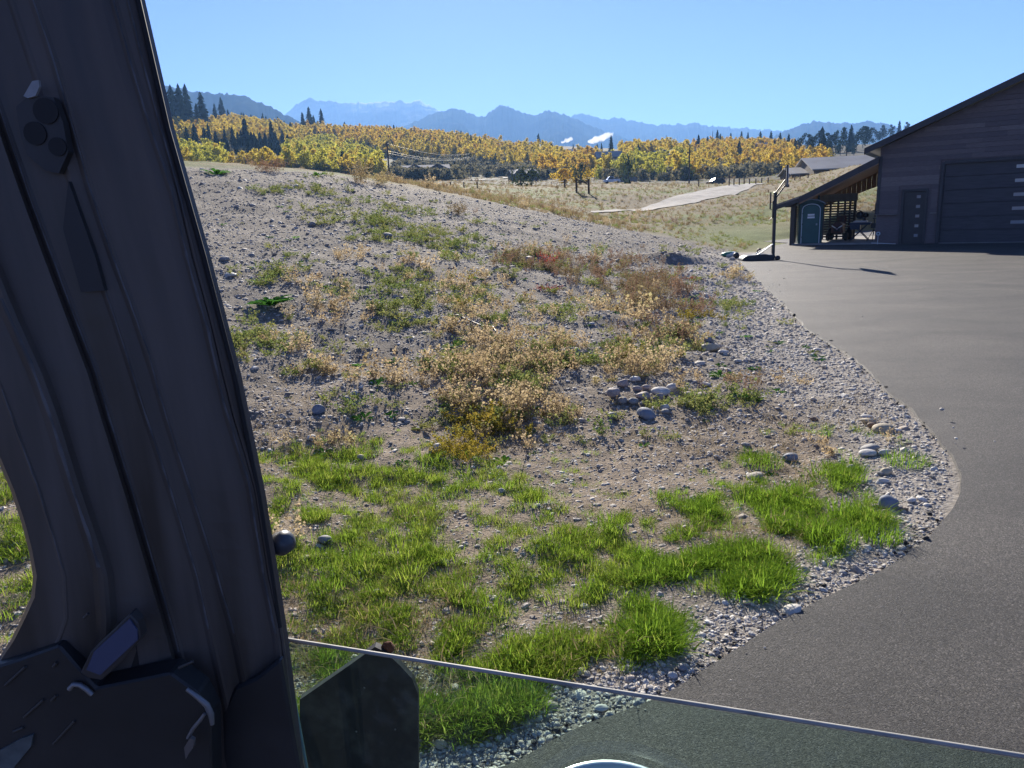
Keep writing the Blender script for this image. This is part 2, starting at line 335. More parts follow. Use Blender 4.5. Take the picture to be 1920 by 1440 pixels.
no = N.new('ShaderNodeTexNoise'); no.inputs['Scale'].default_value = 14; no.inputs['Detail'].default_value = 8; no.inputs['Roughness'].default_value = .78; L.new(tc.outputs['Object'], no.inputs['Vector'])
mr = N.new('ShaderNodeMapRange'); mr.inputs[1].default_value = .3; mr.inputs[2].default_value = .7; mr.inputs[3].default_value = .55; mr.inputs[4].default_value = 1.4; L.new(no.outputs['Fac'], mr.inputs[0])
hs = N.new('ShaderNodeHueSaturation'); L.new(mr.outputs[0], hs.inputs['Value']); L.new(at_.outputs['Color'], hs.inputs['Color']); L.new(hs.outputs[0], b.inputs['Base Color'])
sb = N.new('ShaderNodeMath'); sb.operation = 'SUBTRACT'; L.new(no.outputs['Fac'], sb.inputs[0]); L.new(vo.outputs['Distance'], sb.inputs[1])
bp = N.new('ShaderNodeBump'); bp.inputs['Strength'].default_value = .9; bp.inputs['Distance'].default_value = .03; sc_ = N.new('ShaderNodeMath'); sc_.operation = 'MULTIPLY'; sc_.inputs[1].default_value = .35; L.new(vo.outputs['Distance'], sc_.inputs[0]); L.new(sc_.outputs[0], sb.inputs[1]); L.new(sb.outputs[0], bp.inputs['Height']); L.new(bp.outputs[0], b.inputs['Normal'])
me = np_mesh('ground', np.stack([GX, GY, GZ], 1), quads, [mg], smooth=True)
ca = me.color_attributes.new('Col', 'FLOAT_COLOR', 'POINT'); ca.data.foreach_set('color', C.ravel())
tag(link('ground', me), kind='structure')

# ---- driveway of dark asphalt, 3 cm thick at its ragged edge
def asphalt_mat():
    m = bpy.data.materials.new('asphalt'); m.use_nodes = True; N = m.node_tree.nodes; L = m.node_tree.links; b = N['Principled BSDF']
    tc = N.new('ShaderNodeTexCoord'); vo = N.new('ShaderNodeTexVoronoi'); vo.inputs['Scale'].default_value = 150; L.new(tc.outputs['Object'], vo.inputs['Vector'])
    no = N.new('ShaderNodeTexNoise'); no.inputs['Scale'].default_value = .5; no.inputs['Detail'].default_value = 6; no.inputs['Roughness'].default_value = .65; no.inputs['Distortion'].default_value = .6
    mp = N.new('ShaderNodeMapping'); mp.inputs['Scale'].default_value = (1.0, 1.6, 1); L.new(tc.outputs['Object'], mp.inputs[0]); L.new(mp.outputs[0], no.inputs['Vector'])
    r1 = N.new('ShaderNodeValToRGB'); e = r1.color_ramp.elements; e[0].position = 0; e[0].color = (.006, .0058, .0056, 1); e[1].position = 1; e[1].color = (.13, .122, .112, 1)
    for p, c in ((.3, (.021, .020, .019, 1)), (.72, (.054, .051, .048, 1))): q = e.new(p); q.color = c
    L.new(vo.outputs['Color'], r1.inputs[0])
    r2 = N.new('ShaderNodeValToRGB'); r2.color_ramp.elements[0].position = .36; r2.color_ramp.elements[0].color = (.80, .80, .80, 1); r2.color_ramp.elements[1].position = .70; r2.color_ramp.elements[1].color = (1.9, 1.80, 1.66, 1); L.new(no.outputs['Fac'], r2.inputs[0])
    mx = N.new('ShaderNodeMix'); mx.data_type = 'RGBA'; mx.blend_type = 'MULTIPLY'; mx.inputs[0].default_value = 1; L.new(r1.outputs[0], mx.inputs[6]); L.new(r2.outputs[0], mx.inputs[7]); wv = N.new('ShaderNodeTexWave'); wv.wave_type = 'RINGS'; wv.inputs['Scale'].default_value = .22; wv.inputs['Distortion'].default_value = 5; wv.inputs['Detail'].default_value = 4; wv.inputs['Detail Scale'].default_value = .6
    mp2 = N.new('ShaderNodeMapping'); mp2.inputs['Location'].default_value = (-22, -16, 0); L.new(tc.outputs['Object'], mp2.inputs[0]); L.new(mp2.outputs[0], wv.inputs['Vector'])
    r3 = N.new('ShaderNodeValToRGB'); r3.color_ramp.elements[0].color = (.95, .95, .95, 1); r3.color_ramp.elements[1].color = (1.05, 1.05, 1.04, 1); L.new(wv.outputs['Fac'], r3.inputs[0])
    mx2 = N.new('ShaderNodeMix'); mx2.data_type = 'RGBA'; mx2.blend_type = 'MULTIPLY'; mx2.inputs[0].default_value = 1; L.new(mx.outputs[2], mx2.inputs[6]); L.new(r3.outputs[0], mx2.inputs[7]); L.new(mx2.outputs[2], b.inputs['Base Color'])
    fn = N.new('ShaderNodeTexNoise'); fn.inputs['Scale'].default_value = 75; fn.inputs['Detail'].default_value = 8; fn.inputs['Roughness'].default_value = .85; L.new(tc.outputs['Object'], fn.inputs['Vector'])
    sm = N.new('ShaderNodeMath'); sm.operation = 'SUBTRACT'; hf_ = N.new('ShaderNodeMath'); hf_.operation = 'MULTIPLY'; hf_.inputs[1].default_value = .25; L.new(vo.outputs['Distance'], hf_.inputs[0]); L.new(hf_.outputs[0], sm.inputs[0]); L.new(fn.outputs['Fac'], sm.inputs[1])
    bp = N.new('ShaderNodeBump'); bp.invert = True; bp.inputs['Strength'].default_value = 1.0; bp.inputs['Distance'].default_value = .011; L.new(sm.outputs[0], bp.inputs['Height']); L.new(bp.outputs[0], b.inputs['Normal'])
    b.inputs['Roughness'].default_value = .72; b.inputs['Specular IOR Level'].default_value = .4
    return m
M_ASPH = asphalt_mat()
def dens(poly, step):
    out = []
    for i in range(len(poly)):
        a, b = poly[i], poly[(i + 1) % len(poly)]; n = max(1, int(np.linalg.norm(b - a) / step)); 
        for q in range(n): out.append(a + (b - a) * q / n)
    return np.array(out)
# smooth the photographed edge (Catmull-Rom), then roughen it
def catmull(P, m=8):
    P = np.vstack([2 * P[0] - P[1], P, 2 * P[-1] - P[-2]]); out = []
    for i in range(1, len(P) - 2):
        for t in np.arange(m) / m:
            out.append(.5 * (2 * P[i] + (P[i + 1] - P[i - 1]) * t + (2 * P[i - 1] - 5 * P[i] + 4 * P[i + 1] - P[i + 2]) * t ** 2 + (3 * P[i] - P[i - 1] - 3 * P[i + 1] + P[i + 2]) * t ** 3))
    return np.vstack([out, P[-2]])
es = catmull(edge_w[:25], 10); ring = np.vstack([DRIVE[:3], es, edge_w[25:], DRIVE[3 + len(edge_w):]])
ring = dens(ring, .08 if False else .12)
nz = (vnoise(ring[:, 0] * 6, ring[:, 1] * 6, 4) - .5) * .05 + (vnoise(ring[:, 0] * 1.6, ring[:, 1] * 1.6, 5) - .5) * .08
cen = np.array([10., 10.]); dirn = ring - cen; dirn /= np.linalg.norm(dirn, axis=1)[:, None]; ring = ring + dirn * nz[:, None]
import bmesh
bm = bmesh.new(); top = [bm.verts.new((x, y, .018)) for x, y in ring]; bot = [bm.verts.new((x + d[0] * .045, y + d[1] * .045, -.035)) for (x, y), d in zip(ring, dirn)]
bm.faces.new(top); n = len(top)
for i in range(n): bm.faces.new((top[i], bot[i], bot[(i + 1) % n], top[(i + 1) % n]))
bmesh.ops.triangulate(bm, faces=[f for f in bm.faces if len(f.verts) > 4]); bmesh.ops.recalc_face_normals(bm, faces=bm.faces)
me = bpy.data.meshes.new('driveway'); bm.to_mesh(me); bm.free(); me.materials.append(M_ASPH)
tag(link('driveway', me), kind='structure')

# ---- the pale lane over the meadow, and the county roads beyond
def lane(name, left, right, m, lift=.06, nseg=14):
    Lw = catmull(np.array([at(*p)[:2] for p in left]), 8); Rw = catmull(np.array([at(*p)[:2] for p in right]), 8); n = len(Lw); V = []
    for i in range(n):
        for q in range(nseg + 1):
            p = Lw[i] + (Rw[i] - Lw[i]) * q / nseg; V.append((p[0], p[1], float(tz(p[0], p[1])) + lift))
    fs = [(i * (nseg + 1) + q, i * (nseg + 1) + q + 1, (i + 1) * (nseg + 1) + q + 1, (i + 1) * (nseg + 1) + q) for i in range(n - 1) for q in range(nseg)]
    tag(link(name, np_mesh(name, V, np.array(fs), [m], smooth=True)), kind='structure')
M_LANE = mat('lane_gravel', (.17, .158, .14), .9, (.26, .24, .215), 1.2, bump=.3, bscale=20)
lane('lane', [(1108, 399, 58), (1160, 395, 63), (1200, 389, 68.5), (1250, 376, 76), (1310, 361, 90), (1350, 355, 98), (1400, 351, 108)],
     [(1108, 402.5, 56.5), (1160, 400, 60), (1200, 395, 63.5), (1268, 384.5, 68.5), (1335, 371.5, 76.5), (1390, 358.5, 87), (1432, 349.5, 103)], M_LANE)

lane('dirt_track', [(941, 323.2, 332), (953, 325.6, 320), (942, 329.2, 306), (905, 334.0, 292), (850, 339.5, 276)], [(933, 325.0, 326), (944, 327.2, 314), (934, 331.0, 300), (900, 336.2, 286), (850, 341.8, 270)], M_LANE, .35)
# ================================================================ MOUNTAINS
def mountain_mat(name, dark, light, snow=0.0):
    m = bpy.data.materials.new(name); m.use_nodes = True; N = m.node_tree.nodes; L = m.node_tree.links; b = N['Principled BSDF']; b.inputs['Roughness'].default_value = 1; b.inputs['Specular IOR Level'].default_value = 0
    tc = N.new('ShaderNodeTexCoord'); no = N.new('ShaderNodeTexNoise'); no.inputs['Scale'].default_value = .006; no.inputs['Detail'].default_value = 9; no.inputs['Roughness'].default_value = .65; L.new(tc.outputs['Object'], no.inputs['Vector'])
    r = N.new('ShaderNodeValToRGB'); e = r.color_ramp.elements; e[0].position = .4; e[0].color = (*dark, 1); e[1].position = .62; e[1].color = (*light, 1); L.new(no.outputs['Fac'], r.inputs[0]); last = r.outputs[0]
    if snow:
        at2 = N.new('ShaderNodeAttribute'); at2.attribute_name = 'snow'; mx = N.new('ShaderNodeMix'); mx.data_type = 'RGBA'; mx.inputs[7].default_value = (.5, .52, .55, 1)
        L.new(at2.outputs['Fac'], mx.inputs[0]); L.new(last, mx.inputs[6]); last = mx.outputs[2]
    L.new(last, b.inputs['Base Color']); return m
M_FOREST = mountain_mat('forested_slope', (.018, .026, .022), (.05, .055, .036)); M_ROCK = mountain_mat('rocky_slope', (.05, .055, .05), (.16, .15, .14), 1.0)
RIDGES = [
 ('mountain', 2600, [(-500, 30), (-200, 20), (60, 60), (200, 118), (270, 145), (320, 161), (350, 168), (385, 173), (420, 176), (450, 177), (480, 187), (510, 201), (540, 217), (570, 231), (610, 250), (660, 275), (720, 300)], M_FOREST, 1.0, 0, 'dark forested mountain ridge falling to the right behind the conifer hill'),
 ('mountain', 6500, [(480, 260), (530, 218), (552, 197), (577, 182), (600, 191), (620, 190), (640, 193), (665, 192), (692, 194), (705, 189), (730, 190), (748, 188), (765, 193), (784, 186), (800, 195), (830, 210), (870, 226), (930, 245), (1000, 260)], M_ROCK, .5, 1, 'high rocky mountain with traces of snow along its jagged top'),
 ('mountain', 4600, [(690, 262), (740, 243), (790, 222), (820, 209), (850, 203), (872, 207), (895, 217), (908, 219), (922, 207), (942, 195), (962, 203), (985, 212), (1005, 214), (1030, 207), (1045, 211), (1070, 221), (1100, 232), (1150, 252), (1200, 270)], M_FOREST, .8, 0, 'wooded mountain with twin rounded peaks at the middle of the skyline'),
 ('mountain', 6000, [(1000, 250), (1060, 221), (1090, 212), (1110, 217), (1130, 223), (1160, 223), (1190, 226), (1220, 233), (1250, 235), (1280, 233), (1305, 231), (1330, 236), (1365, 240), (1420, 242), (1460, 245), (1500, 246), (1560, 260)], M_FOREST, .8, 0, 'long low blue mountain ridge stepping down towards the right'),
 ('mountain', 4000, [(1400, 275), (1455, 253), (1480, 243), (1500, 233), (1530, 226), (1558, 228), (1580, 230), (1605, 230), (1635, 227), (1660, 231), (1685, 241), (1720, 252), (1800, 262), (1950, 270)], M_FOREST, .6, 0, 'broad flat-topped blue mountain above the roof of the garage'),
]
for name, Dm, sk, m, spike, snow, lab in RIDGES:
    sk = np.array(sk, float); xs = np.linspace(sk[0, 0], sk[-1, 0], 420); ys = np.interp(xs, sk[:, 0], sk[:, 1])
    ys = np.convolve(np.pad(ys, 4, 'edge'), np.ones(9) / 9, 'valid')
    ys = ys - (fbm(xs / 7, xs * 0 + Dm, 31, 5) - .5) * 7
    top = np.array([at(x, y, Dm) for x, y in zip(xs, ys)]); rows = []; spk = spike * vnoise(xs / 1.5, xs * 0, int(Dm)) * vnoise(xs / 14, xs * 0, int(Dm) + 3) * 5.0 * Dm / F
    prof = [(.52, -.05), (.60, .08), (.68, .22), (.76, .38), (.84, .56), (.90, .72), (.95, .87), (1.0, 1.0), (1.05, .9), (1.15, .6), (1.3, .1)]
    prof = [(np.interp(q, np.linspace(0, 1, len(prof)), [p[0] for p in prof]), np.interp(q, np.linspace(0, 1, len(prof)), [p[1] for p in prof])) for q in np.linspace(0, 1, 61)]
    base = 5.0; sn = []
    for k, h in prof:
        P = top.copy(); P[:, :2] *= k; hh = base + (top[:, 2] - base) * h
        env = math.sin(min(1, max(0, h)) * math.pi) if k < 1 else 0
        hh = hh + env * (np.abs(fbm(P[:, 0] / (Dm * .09), P[:, 1] / (Dm * .22), 33, 4) - .5) * -2 + .25) * (top[:, 2] - base) * .45
        P[:, 2] = hh - 4 + spk * (abs(k - 1) < .006); rows.append(P)
        sn.append(np.clip((h - .80) * 5, 0, 1) * (k <= 1) * sstep(.52, .60, fbm(P[:, 0] / 120, P[:, 2] / 40, 35, 4)) * sstep(630, 700, xs))
    V = np.concatenate(rows); a, bq = len(rows), len(xs); ii = np.arange(a * bq).reshape(a, bq)
    q = np.stack([ii[:-1, :-1], ii[:-1, 1:], ii[1:, 1:], ii[1:, :-1]], -1).reshape(-1, 4)
    me = np_mesh(name, V, q, [m], smooth=True)
    if snow:
        s_ = me.attributes.new('snow', 'FLOAT', 'POINT'); s_.data.foreach_set('value', np.concatenate(sn).astype(np.float32))
    tag(link(name, me), lab, None, None, 'structure')

# ================================================================ SCATTERED STUFF (pebbles, grass, weeds)
HID = bpy.data.collections.new('scatter_sources')
def source_set(name, objs):
    c = bpy.data.collections.new(name)
    for o in objs: c.objects.link(o)
    return c
def raw(name, me): return bpy.data.objects.new(name, me)
def scatter(name, label, coll, P, rot, scl, idx):
    me = bpy.data.meshes.new(name); me.vertices.add(len(P)); me.vertices.foreach_set('co', np.asarray(P, np.float32).ravel())
    for nm, ty, dat, ch in (('rot', 'FLOAT_VECTOR', rot, 'vector'), ('scl', 'FLOAT_VECTOR', scl, 'vector')):
        a = me.attributes.new(nm, ty, 'POINT'); a.data.foreach_set(ch, np.asarray(dat, np.float32).ravel())
    a = me.attributes.new('pick', 'INT', 'POINT'); a.data.foreach_set('value', np.asarray(idx, np.int32))
    me.update(); o = link(name, me)
    g = bpy.data.node_groups.new(name, 'GeometryNodeTree'); g.interface.new_socket('Geometry', in_out='INPUT', socket_type='NodeSocketGeometry'); g.interface.new_socket('Geometry', in_out='OUTPUT', socket_type='NodeSocketGeometry')
    N = g.nodes; L = g.links; gi = N.new('NodeGroupInput'); go = N.new('NodeGroupOutput'); ip = N.new('GeometryNodeInstanceOnPoints'); ci = N.new('GeometryNodeCollectionInfo')
    ci.inputs['Collection'].default_value = coll; ci.inputs['Separate Children'].default_value = True; ci.inputs['Reset Children'].default_value = True
    L.new(gi.outputs[0], ip.inputs['Points']); L.new(ci.outputs[0], ip.inputs['Instance']); ip.inputs['Pick Instance'].default_value = True
    def na_(nm, ty):
        q = N.new('GeometryNodeInputNamedAttribute'); q.data_type = ty; q.inputs['Name'].default_value = nm; return q.outputs[0]
    e = N.new('FunctionNodeEulerToRotation'); L.new(na_('rot', 'FLOAT_VECTOR'), e.inputs[0]); L.new(e.outputs[0], ip.inputs['Rotation'])
    L.new(na_('scl', 'FLOAT_VECTOR'), ip.inputs['Scale']); L.new(na_('pick', 'INT'), ip.inputs['Instance Index']); L.new(ip.outputs[0], go.inputs[0])
    md = o.modifiers.new('scatter', 'NODES'); md.node_group = g
    tag(o, label, None, None, 'stuff'); return o
_n = [0]
def nm(k): _n[0] += 1; return f'{k}_{_n[0]:03d}'
# ---- archetypes
def ico(sub=1, seed=0, squash=(1, .8, .55), rough=.22):
    bm = bmesh.new(); bmesh.ops.create_icosphere(bm, subdivisions=sub, radius=.5); r = np.random.default_rng(seed)
    V = np.array([v.co[:] for v in bm.verts]); Fq = np.array([[v.index for v in f.verts] for f in bm.faces]); bm.free()
    n = V / np.linalg.norm(V, axis=1)[:, None]; k = r.normal(size=(7, 3)); k /= np.linalg.norm(k, axis=1)[:, None]; lim = r.uniform(.62, .95, 7)
    for a, l in zip(k, lim): h = n @ a; V = V - np.clip(V @ a - .5 * l, 0, None)[:, None] * a[None] * .85
    V = V * (1 + rough * (r.random(len(V))[:, None] - .5) * (.5 if sub > 1 else 1)) * np.array(squash); return V, Fq
M_PEB = stonemat('pebble', [(.18, .16, .138), (.31, .278, .238), (.43, .39, .33), (.25, .20, .16), (.58, .54, .46), (.22, .205, .185)])
M_PALE = stonemat('pale_pebble', [(.28, .26, .225), (.43, .40, .35), (.52, .49, .43), (.36, .295, .23), (.60, .57, .51), (.31, .295, .27)])
def peb_set(m, tag_):
    L = []
    for i in range(6):
        V, Fq = ico(2 if i < 3 else 1, 40 + i, [(1, .75, .42), (1, .85, .5), (.9, .7, .3), (1, .6, .38), (.9, .9, .42), (1, .8, .55)][i], .2); L.append(raw(nm('pebble'), np_mesh('pebble', V, Fq, [m], smooth=(i < 3))))
    return source_set(tag_, L)
S_PEB = peb_set(M_PEB, 'pebbles'); S_PALE = peb_set(M_PALE, 'pale_pebbles')
def blades(n, h, spread, seed, wd=.006, lean=.6, seg=3, hv=.4):
    r = np.random.default_rng(seed); V = []; Q = []; T = []
    for i in range(n):
        a = r.uniform(0, 6.283); q = spread * math.sqrt(r.random()); bx, by = q * math.cos(a), q * math.sin(a); hh = h * (1 - hv * r.random()); ln = lean * r.uniform(.2, 1.2) * hh
        da = a + r.normal() * .9; dx, dy = math.cos(da), math.sin(da); sx, sy = -dy, dx; w0 = wd * r.uniform(.6, 1.3); b0 = len(V)
        for s in range(seg):
            t = s / seg; c = np.array([bx + dx * ln * t ** 2, by + dy * ln * t ** 2, hh * (t - .28 * (ln / hh) * t ** 2)]); ww = w0 * (1 - t ** 2 * .6)
            V += [c + ww * np.array([sx, sy, 0]), c - ww * np.array([sx, sy, 0])]
        V.append(np.array([bx + dx * ln, by + dy * ln, hh * (1 - .28 * ln / hh)])); 
        for s in range(seg - 1): Q.append((b0 + 2 * s, b0 + 2 * s + 1, b0 + 2 * s + 3, b0 + 2 * s + 2))
        T.append((b0 + 2 * seg - 2, b0 + 2 * seg - 1, b0 + 2 * seg))
    return np.array(V), [np.array(Q).reshape(-1, 4), np.array(T)]
def weed(n_st, h, spread, seed, leaf=.012, per=16, lw=.5, upright=.7):
    """branching weed: thin stems set with many small leaves or seed heads"""
    r = np.random.default_rng(seed); V = []; T = []; Q = []
    for i in range(n_st):
        a = r.uniform(0, 6.283); q = spread * r.random(); b = np.array([q * .4 * math.cos(a), q * .4 * math.sin(a), 0]); hh = h * r.uniform(.5, 1)
        tip = b + np.array([math.cos(a) * spread * r.uniform(.2, 1), math.sin(a) * spread * r.uniform(.2, 1), hh]); s = np.array([-math.sin(a), math.cos(a), 0]) * .0012
        k = len(V); V += [b + s, b - s, tip - s * .3, tip + s * .3]; Q.append((k, k + 1, k + 2, k + 3))
        for j in range(per):
            t = r.uniform(.2, 1.03); p = b + (tip - b) * t + r.normal(size=3) * np.array([1, 1, .7]) * spread * .16 * (1.25 - t)
            d = r.normal(size=3); d /= np.linalg.norm(d); e = np.cross(d, r.normal(size=3)); e /= np.linalg.norm(e) + 1e-9; L_ = leaf * r.uniform(.5, 1.4)
            k = len(V); V += [p, p + d * L_ * .5 + e * L_ * lw * .5, p + d * L_, p + d * L_ * .5 - e * L_ * lw * .5]; Q.append((k, k + 1, k + 2, k + 3))
    return np.array(V), [np.array(Q)]
def rosette(n, L_, seed, wd=.32, up=.7):
    """broad leaves rising from one root"""
    r = np.random.default_rng(seed); V = []; Q = []
    for i in range(n):
        a = i * 2.4 + r.normal() * .3; l = L_ * r.uniform(.55, 1.1); el = up * r.uniform(.3, 1.2); d = np.array([math.cos(a), math.sin(a), 0]); s = np.array([-d[1], d[0], 0]); k = len(V)
        o = d * L_ * .12 * r.random() * 2
        for t, ww in ((0, .05), (.25, .5), (.55, 1), (.8, .75), (1.0, .05)):
            c = o + d * l * t * math.cos(el * (1 - .55 * t)) + np.array([0, 0, l * t * math.sin(el) * (1 - .55 * t)]); q = l * wd * ww * .5; up_ = np.array([0, 0, q * .35])
            V += [c - s * q + up_, c, c + s * q + up_]
        for j in range(4):
            b0 = k + 3 * j; Q += [(b0, b0 + 1, b0 + 4, b0 + 3), (b0 + 1, b0 + 2, b0 + 5, b0 + 4)]
    return np.array(V), [np.array(Q)]
G_CO = [(.10, .18, .02), (.17, .28, .03), (.24, .34, .04), (.30, .36, .06), (.34, .32, .10)]
M_GRASS = leafmat('grass_green', G_CO, .55)
M_LUSH = leafmat('grass_lush', [(.13, .22, .022), (.20, .33, .033), (.26, .39, .05)], .55)
M_STRAW = leafmat('straw', [(.28, .21, .11), (.38, .30, .17), (.24, .18, .10), (.33, .27, .12)], .4)
M_DRY = leafmat('dry_weed', [(.40, .31, .17), (.54, .43, .26), (.34, .25, .14), (.42, .38, .18)], .5)
M_RUST = leafmat('rust_weed', [(.22, .13, .09), (.28, .18, .12), (.20, .16, .08), (.28, .22, .12)], .4)
M_OLIVE = leafmat('olive_weed', [(.11, .17, .05), (.20, .25, .07), (.30, .29, .10), (.14, .22, .07)], .45)
M_BROAD = leafmat('broad_leaf', [(.05, .15, .025), (.08, .22, .035), (.14, .28, .05)], .45)
M_RED = leafmat('crimson_weed', [(.26, .035, .03), (.33, .07, .05), (.20, .05, .04)], .45)
M_YEL = leafmat('yellow_weed', [(.30, .22, .03), (.22, .19, .03), (.34, .24, .05)], .5)
def S(tag_, L): return source_set(tag_, [raw(nm(tag_), np_mesh(tag_, V, Fq, [m])) for (V, Fq), m in L])
S_GRASS = S('grass_clump', [(blades(28, .095, .06, i, .0020, .9), M_GRASS) for i in range(4)] + [(blades(42, .092, .08, 10 + i, .0021, 1.1), M_LUSH) for i in range(2)] + [(blades(20, .048, .06, 20 + i, .0019, 1.1), M_GRASS) for i in range(3)])   # 0-3 mid, 4-5 lush, 6-8 short
S_LITTER = S('straw_tuft', [(blades(16, .05, .10, 30 + i, .0013, 2.2, 2), M_STRAW) for i in range(3)])
S_WEED = S('weed', [(weed(8, .20, .14, 1, .022, 20, .9), M_DRY), (weed(9, .25, .17, 2, .021, 20, .9), M_DRY), (weed(8, .16, .15, 3, .022, 20, .9), M_DRY), (weed(9, .20, .15, 4, .018, 22, .85), M_RUST), (weed(8, .26, .13, 5, .016, 22, .8), M_RUST),
                    (weed(9, .12, .17, 6, .022, 20, .9), M_OLIVE), (weed(8, .16, .15, 7, .021, 20, .9), M_OLIVE), (weed(12, .18, .13, 8, .02, 20, .85), M_YEL)])   # 0-2 dry, 3-4 rust, 5-6 olive, 7 yellow
S_LEAF = S('leafy', [(rosette(11, .13, 1), M_BROAD), (rosette(9, .10, 2, .4, .5), M_BROAD), (rosette(8, .08, 3, .45, .6), M_OLIVE)])
S_MEAD = S('meadow_tuft', [(blades(22, .36, .16, 50, .010, .5, 2), M_STRAW), (blades(22, .30, .20, 51, .011, .7, 2), M_STRAW), (blades(22, .26, .2, 52, .011, .7, 2), M_OLIVE), (weed(16, .4, .2, 53, .05, 14), M_DRY), (weed(16, .45, .22, 54, .05, 14), M_RUST)])
# ---- where it grows: patches read off the photo (cx, cy, rx, ry, weight) on the ground seen there
GRASS = [(800, 1060, 420, 190, .62), (1200, 1060, 330, 150, .62), (900, 1250, 420, 110, .66), (600, 900, 190, 75, .85), (760, 880, 220, 60, .7), (560, 1000, 120, 90, .75), (900, 930, 170, 60, .6), (750, 1020, 130, 60, .35), (1130, 970, 90, 50, .55), (1300, 960, 180, 70, .7), (1480, 960, 170, 85, .8), (1580, 990, 130, 60, .9), (1440, 1085, 140, 85, .95), (1250, 1060, 230, 85, .75),
         (1000, 1090, 220, 70, .5), (800, 1130, 280, 80, .5), (620, 1120, 130, 60, .45), (950, 1215, 340, 70, .6), (1250, 1215, 120, 50, .9), (850, 1350, 340, 90, .95), (1100, 1300, 120, 40, .9), (1560, 822, 130, 25, .6), (1430, 860, 60, 20, .8), (1580, 900, 80, 40, .8), (640, 850, 130, 40, .7), (870, 860, 110, 30, .5), (20, 1000, 120, 170, .7), (300, 1000, 300, 150, .7)]
DRY = [(620, 585, 85, 40, .8), (520, 655, 65, 22, .6), (670, 480, 45, 10, .7), (760, 500, 95, 28, .6), (880, 540, 95, 60, .6), (900, 680, 95, 65, 1.1), (960, 755, 135, 50, 1.1), (1040, 700, 90, 40, .9), (1000, 620, 190, 70, .5), (1220, 670, 115, 45, .9), (1130, 590, 150, 55, .5), (740, 720, 55, 25, .6), (1400, 520, 55, 14, .9), (1050, 640, 160, 50, .5), (600, 530, 60, 30, .6), (1390, 722, 75, 20, .9), (620, 700, 60, 22, .5), (900, 800, 150, 30, .5), (600, 830, 120, 15, .3), (1010, 480, 110, 25, .3), (560, 1020, 60, 20, .25), (1540, 840, 90, 20, .3)]
RUST = [(1010, 492, 85, 22, 1), (1100, 502, 120, 26, .9), (1210, 545, 85, 32, 1.1), (1280, 580, 55, 18, .8), (1400, 722, 65, 18, .8), (1230, 645, 90, 40, .4), (870, 395, 30, 10, .5), (1170, 530, 60, 20, .8)]
OLIVE = [(960, 640, 220, 90, .5), (1130, 640, 180, 80, .45), (800, 560, 180, 60, .45), (1000, 730, 160, 50, .4), (560, 640, 120, 60, .4), (900, 480, 160, 30, .4), (580, 362, 95, 16, .9), (700, 402, 120, 26, .9), (760, 432, 95, 26, 1), (850, 460, 75, 16, .7), (540, 512, 90, 28, .8), (640, 535, 60, 22, .6), (800, 640, 85, 35, .4), (1000, 570, 110, 35, .5), (700, 650, 130, 55, .35), (480, 640, 65, 35, .6), (900, 620, 260, 110, .3), (600, 332, 35, 5, .8), (1230, 560, 200, 70, .35), (1020, 500, 100, 25, .5), (1300, 470, 80, 12, .4), (900, 420, 140, 18, .25), (1330, 760, 90, 30, .5), (620, 760, 120, 30, .25), (1060, 560, 260, 60, .35), (1100, 800, 300, 40, .3)]
YEL = [(930, 790, 90, 30, .7), (870, 540, 30, 30, .6), (1060, 560, 60, 20, .4), (1190, 665, 40, 20, .6), (480, 690, 50, 20, .3), (880, 850, 60, 25, .5), (1290, 600, 60, 14, .4)]
def field(L, px, py):
    s = np.zeros(len(px))
    for cx, cy, rx, ry, wt in L:
        d = ((px - cx) / rx) ** 2 + ((py - cy) / ry) ** 2; s = np.maximum(s, wt * np.exp(-np.clip(d, 0, 30) ** 1.3 * .9))
    return s
def cand(n, r0, r1, a0=-49, a1=45, seed=0):
    g = np.random.default_rng(seed); a = np.radians(g.uniform(a0, a1, n)); r = np.exp(g.uniform(math.log(r0), math.log(r1), n)); x = r * np.sin(a); y = r * np.cos(a); z = tz(x, y)
    px, py, k = project(np.stack([x, y, z], 1)); sdv = poly_sd(np.stack([x, y], 1), DRIVE); ycr = np.interp(px, crest_x, crest_y)
    return dict(x=x, y=y, z=z, r=r, px=px, py=py, sd=sdv, on=(y < ycr + .6), g=g, n=n)
def put(name, label, coll, c, keep, size, pick, tilt=.15, flat=False, sink=0.0):
    g = c['g']; k = np.where(keep)[0]; m = len(k); s = size[k] if hasattr(size, '__len__') else np.full(m, size)
    rot = np.stack([g.normal(0, tilt, m), g.normal(0, tilt, m), g.uniform(0, 6.283, m)], 1); scl = np.stack([s, s, s], 1)
    P = np.stack([c['x'][k], c['y'][k], c['z'][k] - s * sink], 1)
    return scatter(name, label, coll, P, rot, scl, pick[k] if hasattr(pick, '__len__') else np.full(m, pick)), m
# pebbles over the gravel mound and the bare soil
c = cand(220000, 2.0, 38, seed=1); g = c['g']
nz = fbm(c['x'] / 1.1, c['y'] / 1.1, 61, 3)
gr_f = field(GRASS, c['px'], c['py'])
keep = c['on'] & (c['sd'] > .05) & (g.random(c['n']) < np.clip(.5 + 1.3 * (nz - .3), .2, 1) * (1 - .5 * gr_f) * np.where(c['r'] < 6.5, .7, 1))
size = np.exp(g.normal(0, .48, c['n'])) * np.interp(c['r'], [2, 6, 10, 15, 25, 38], [.014, .024, .037, .044, .056, .072])
_, m1 = put('pebbles', 'grey brown pebbles lying all over the gravel mound', S_PEB, c, keep, size, g.integers(0, 6, c['n']), .35, sink=.05)
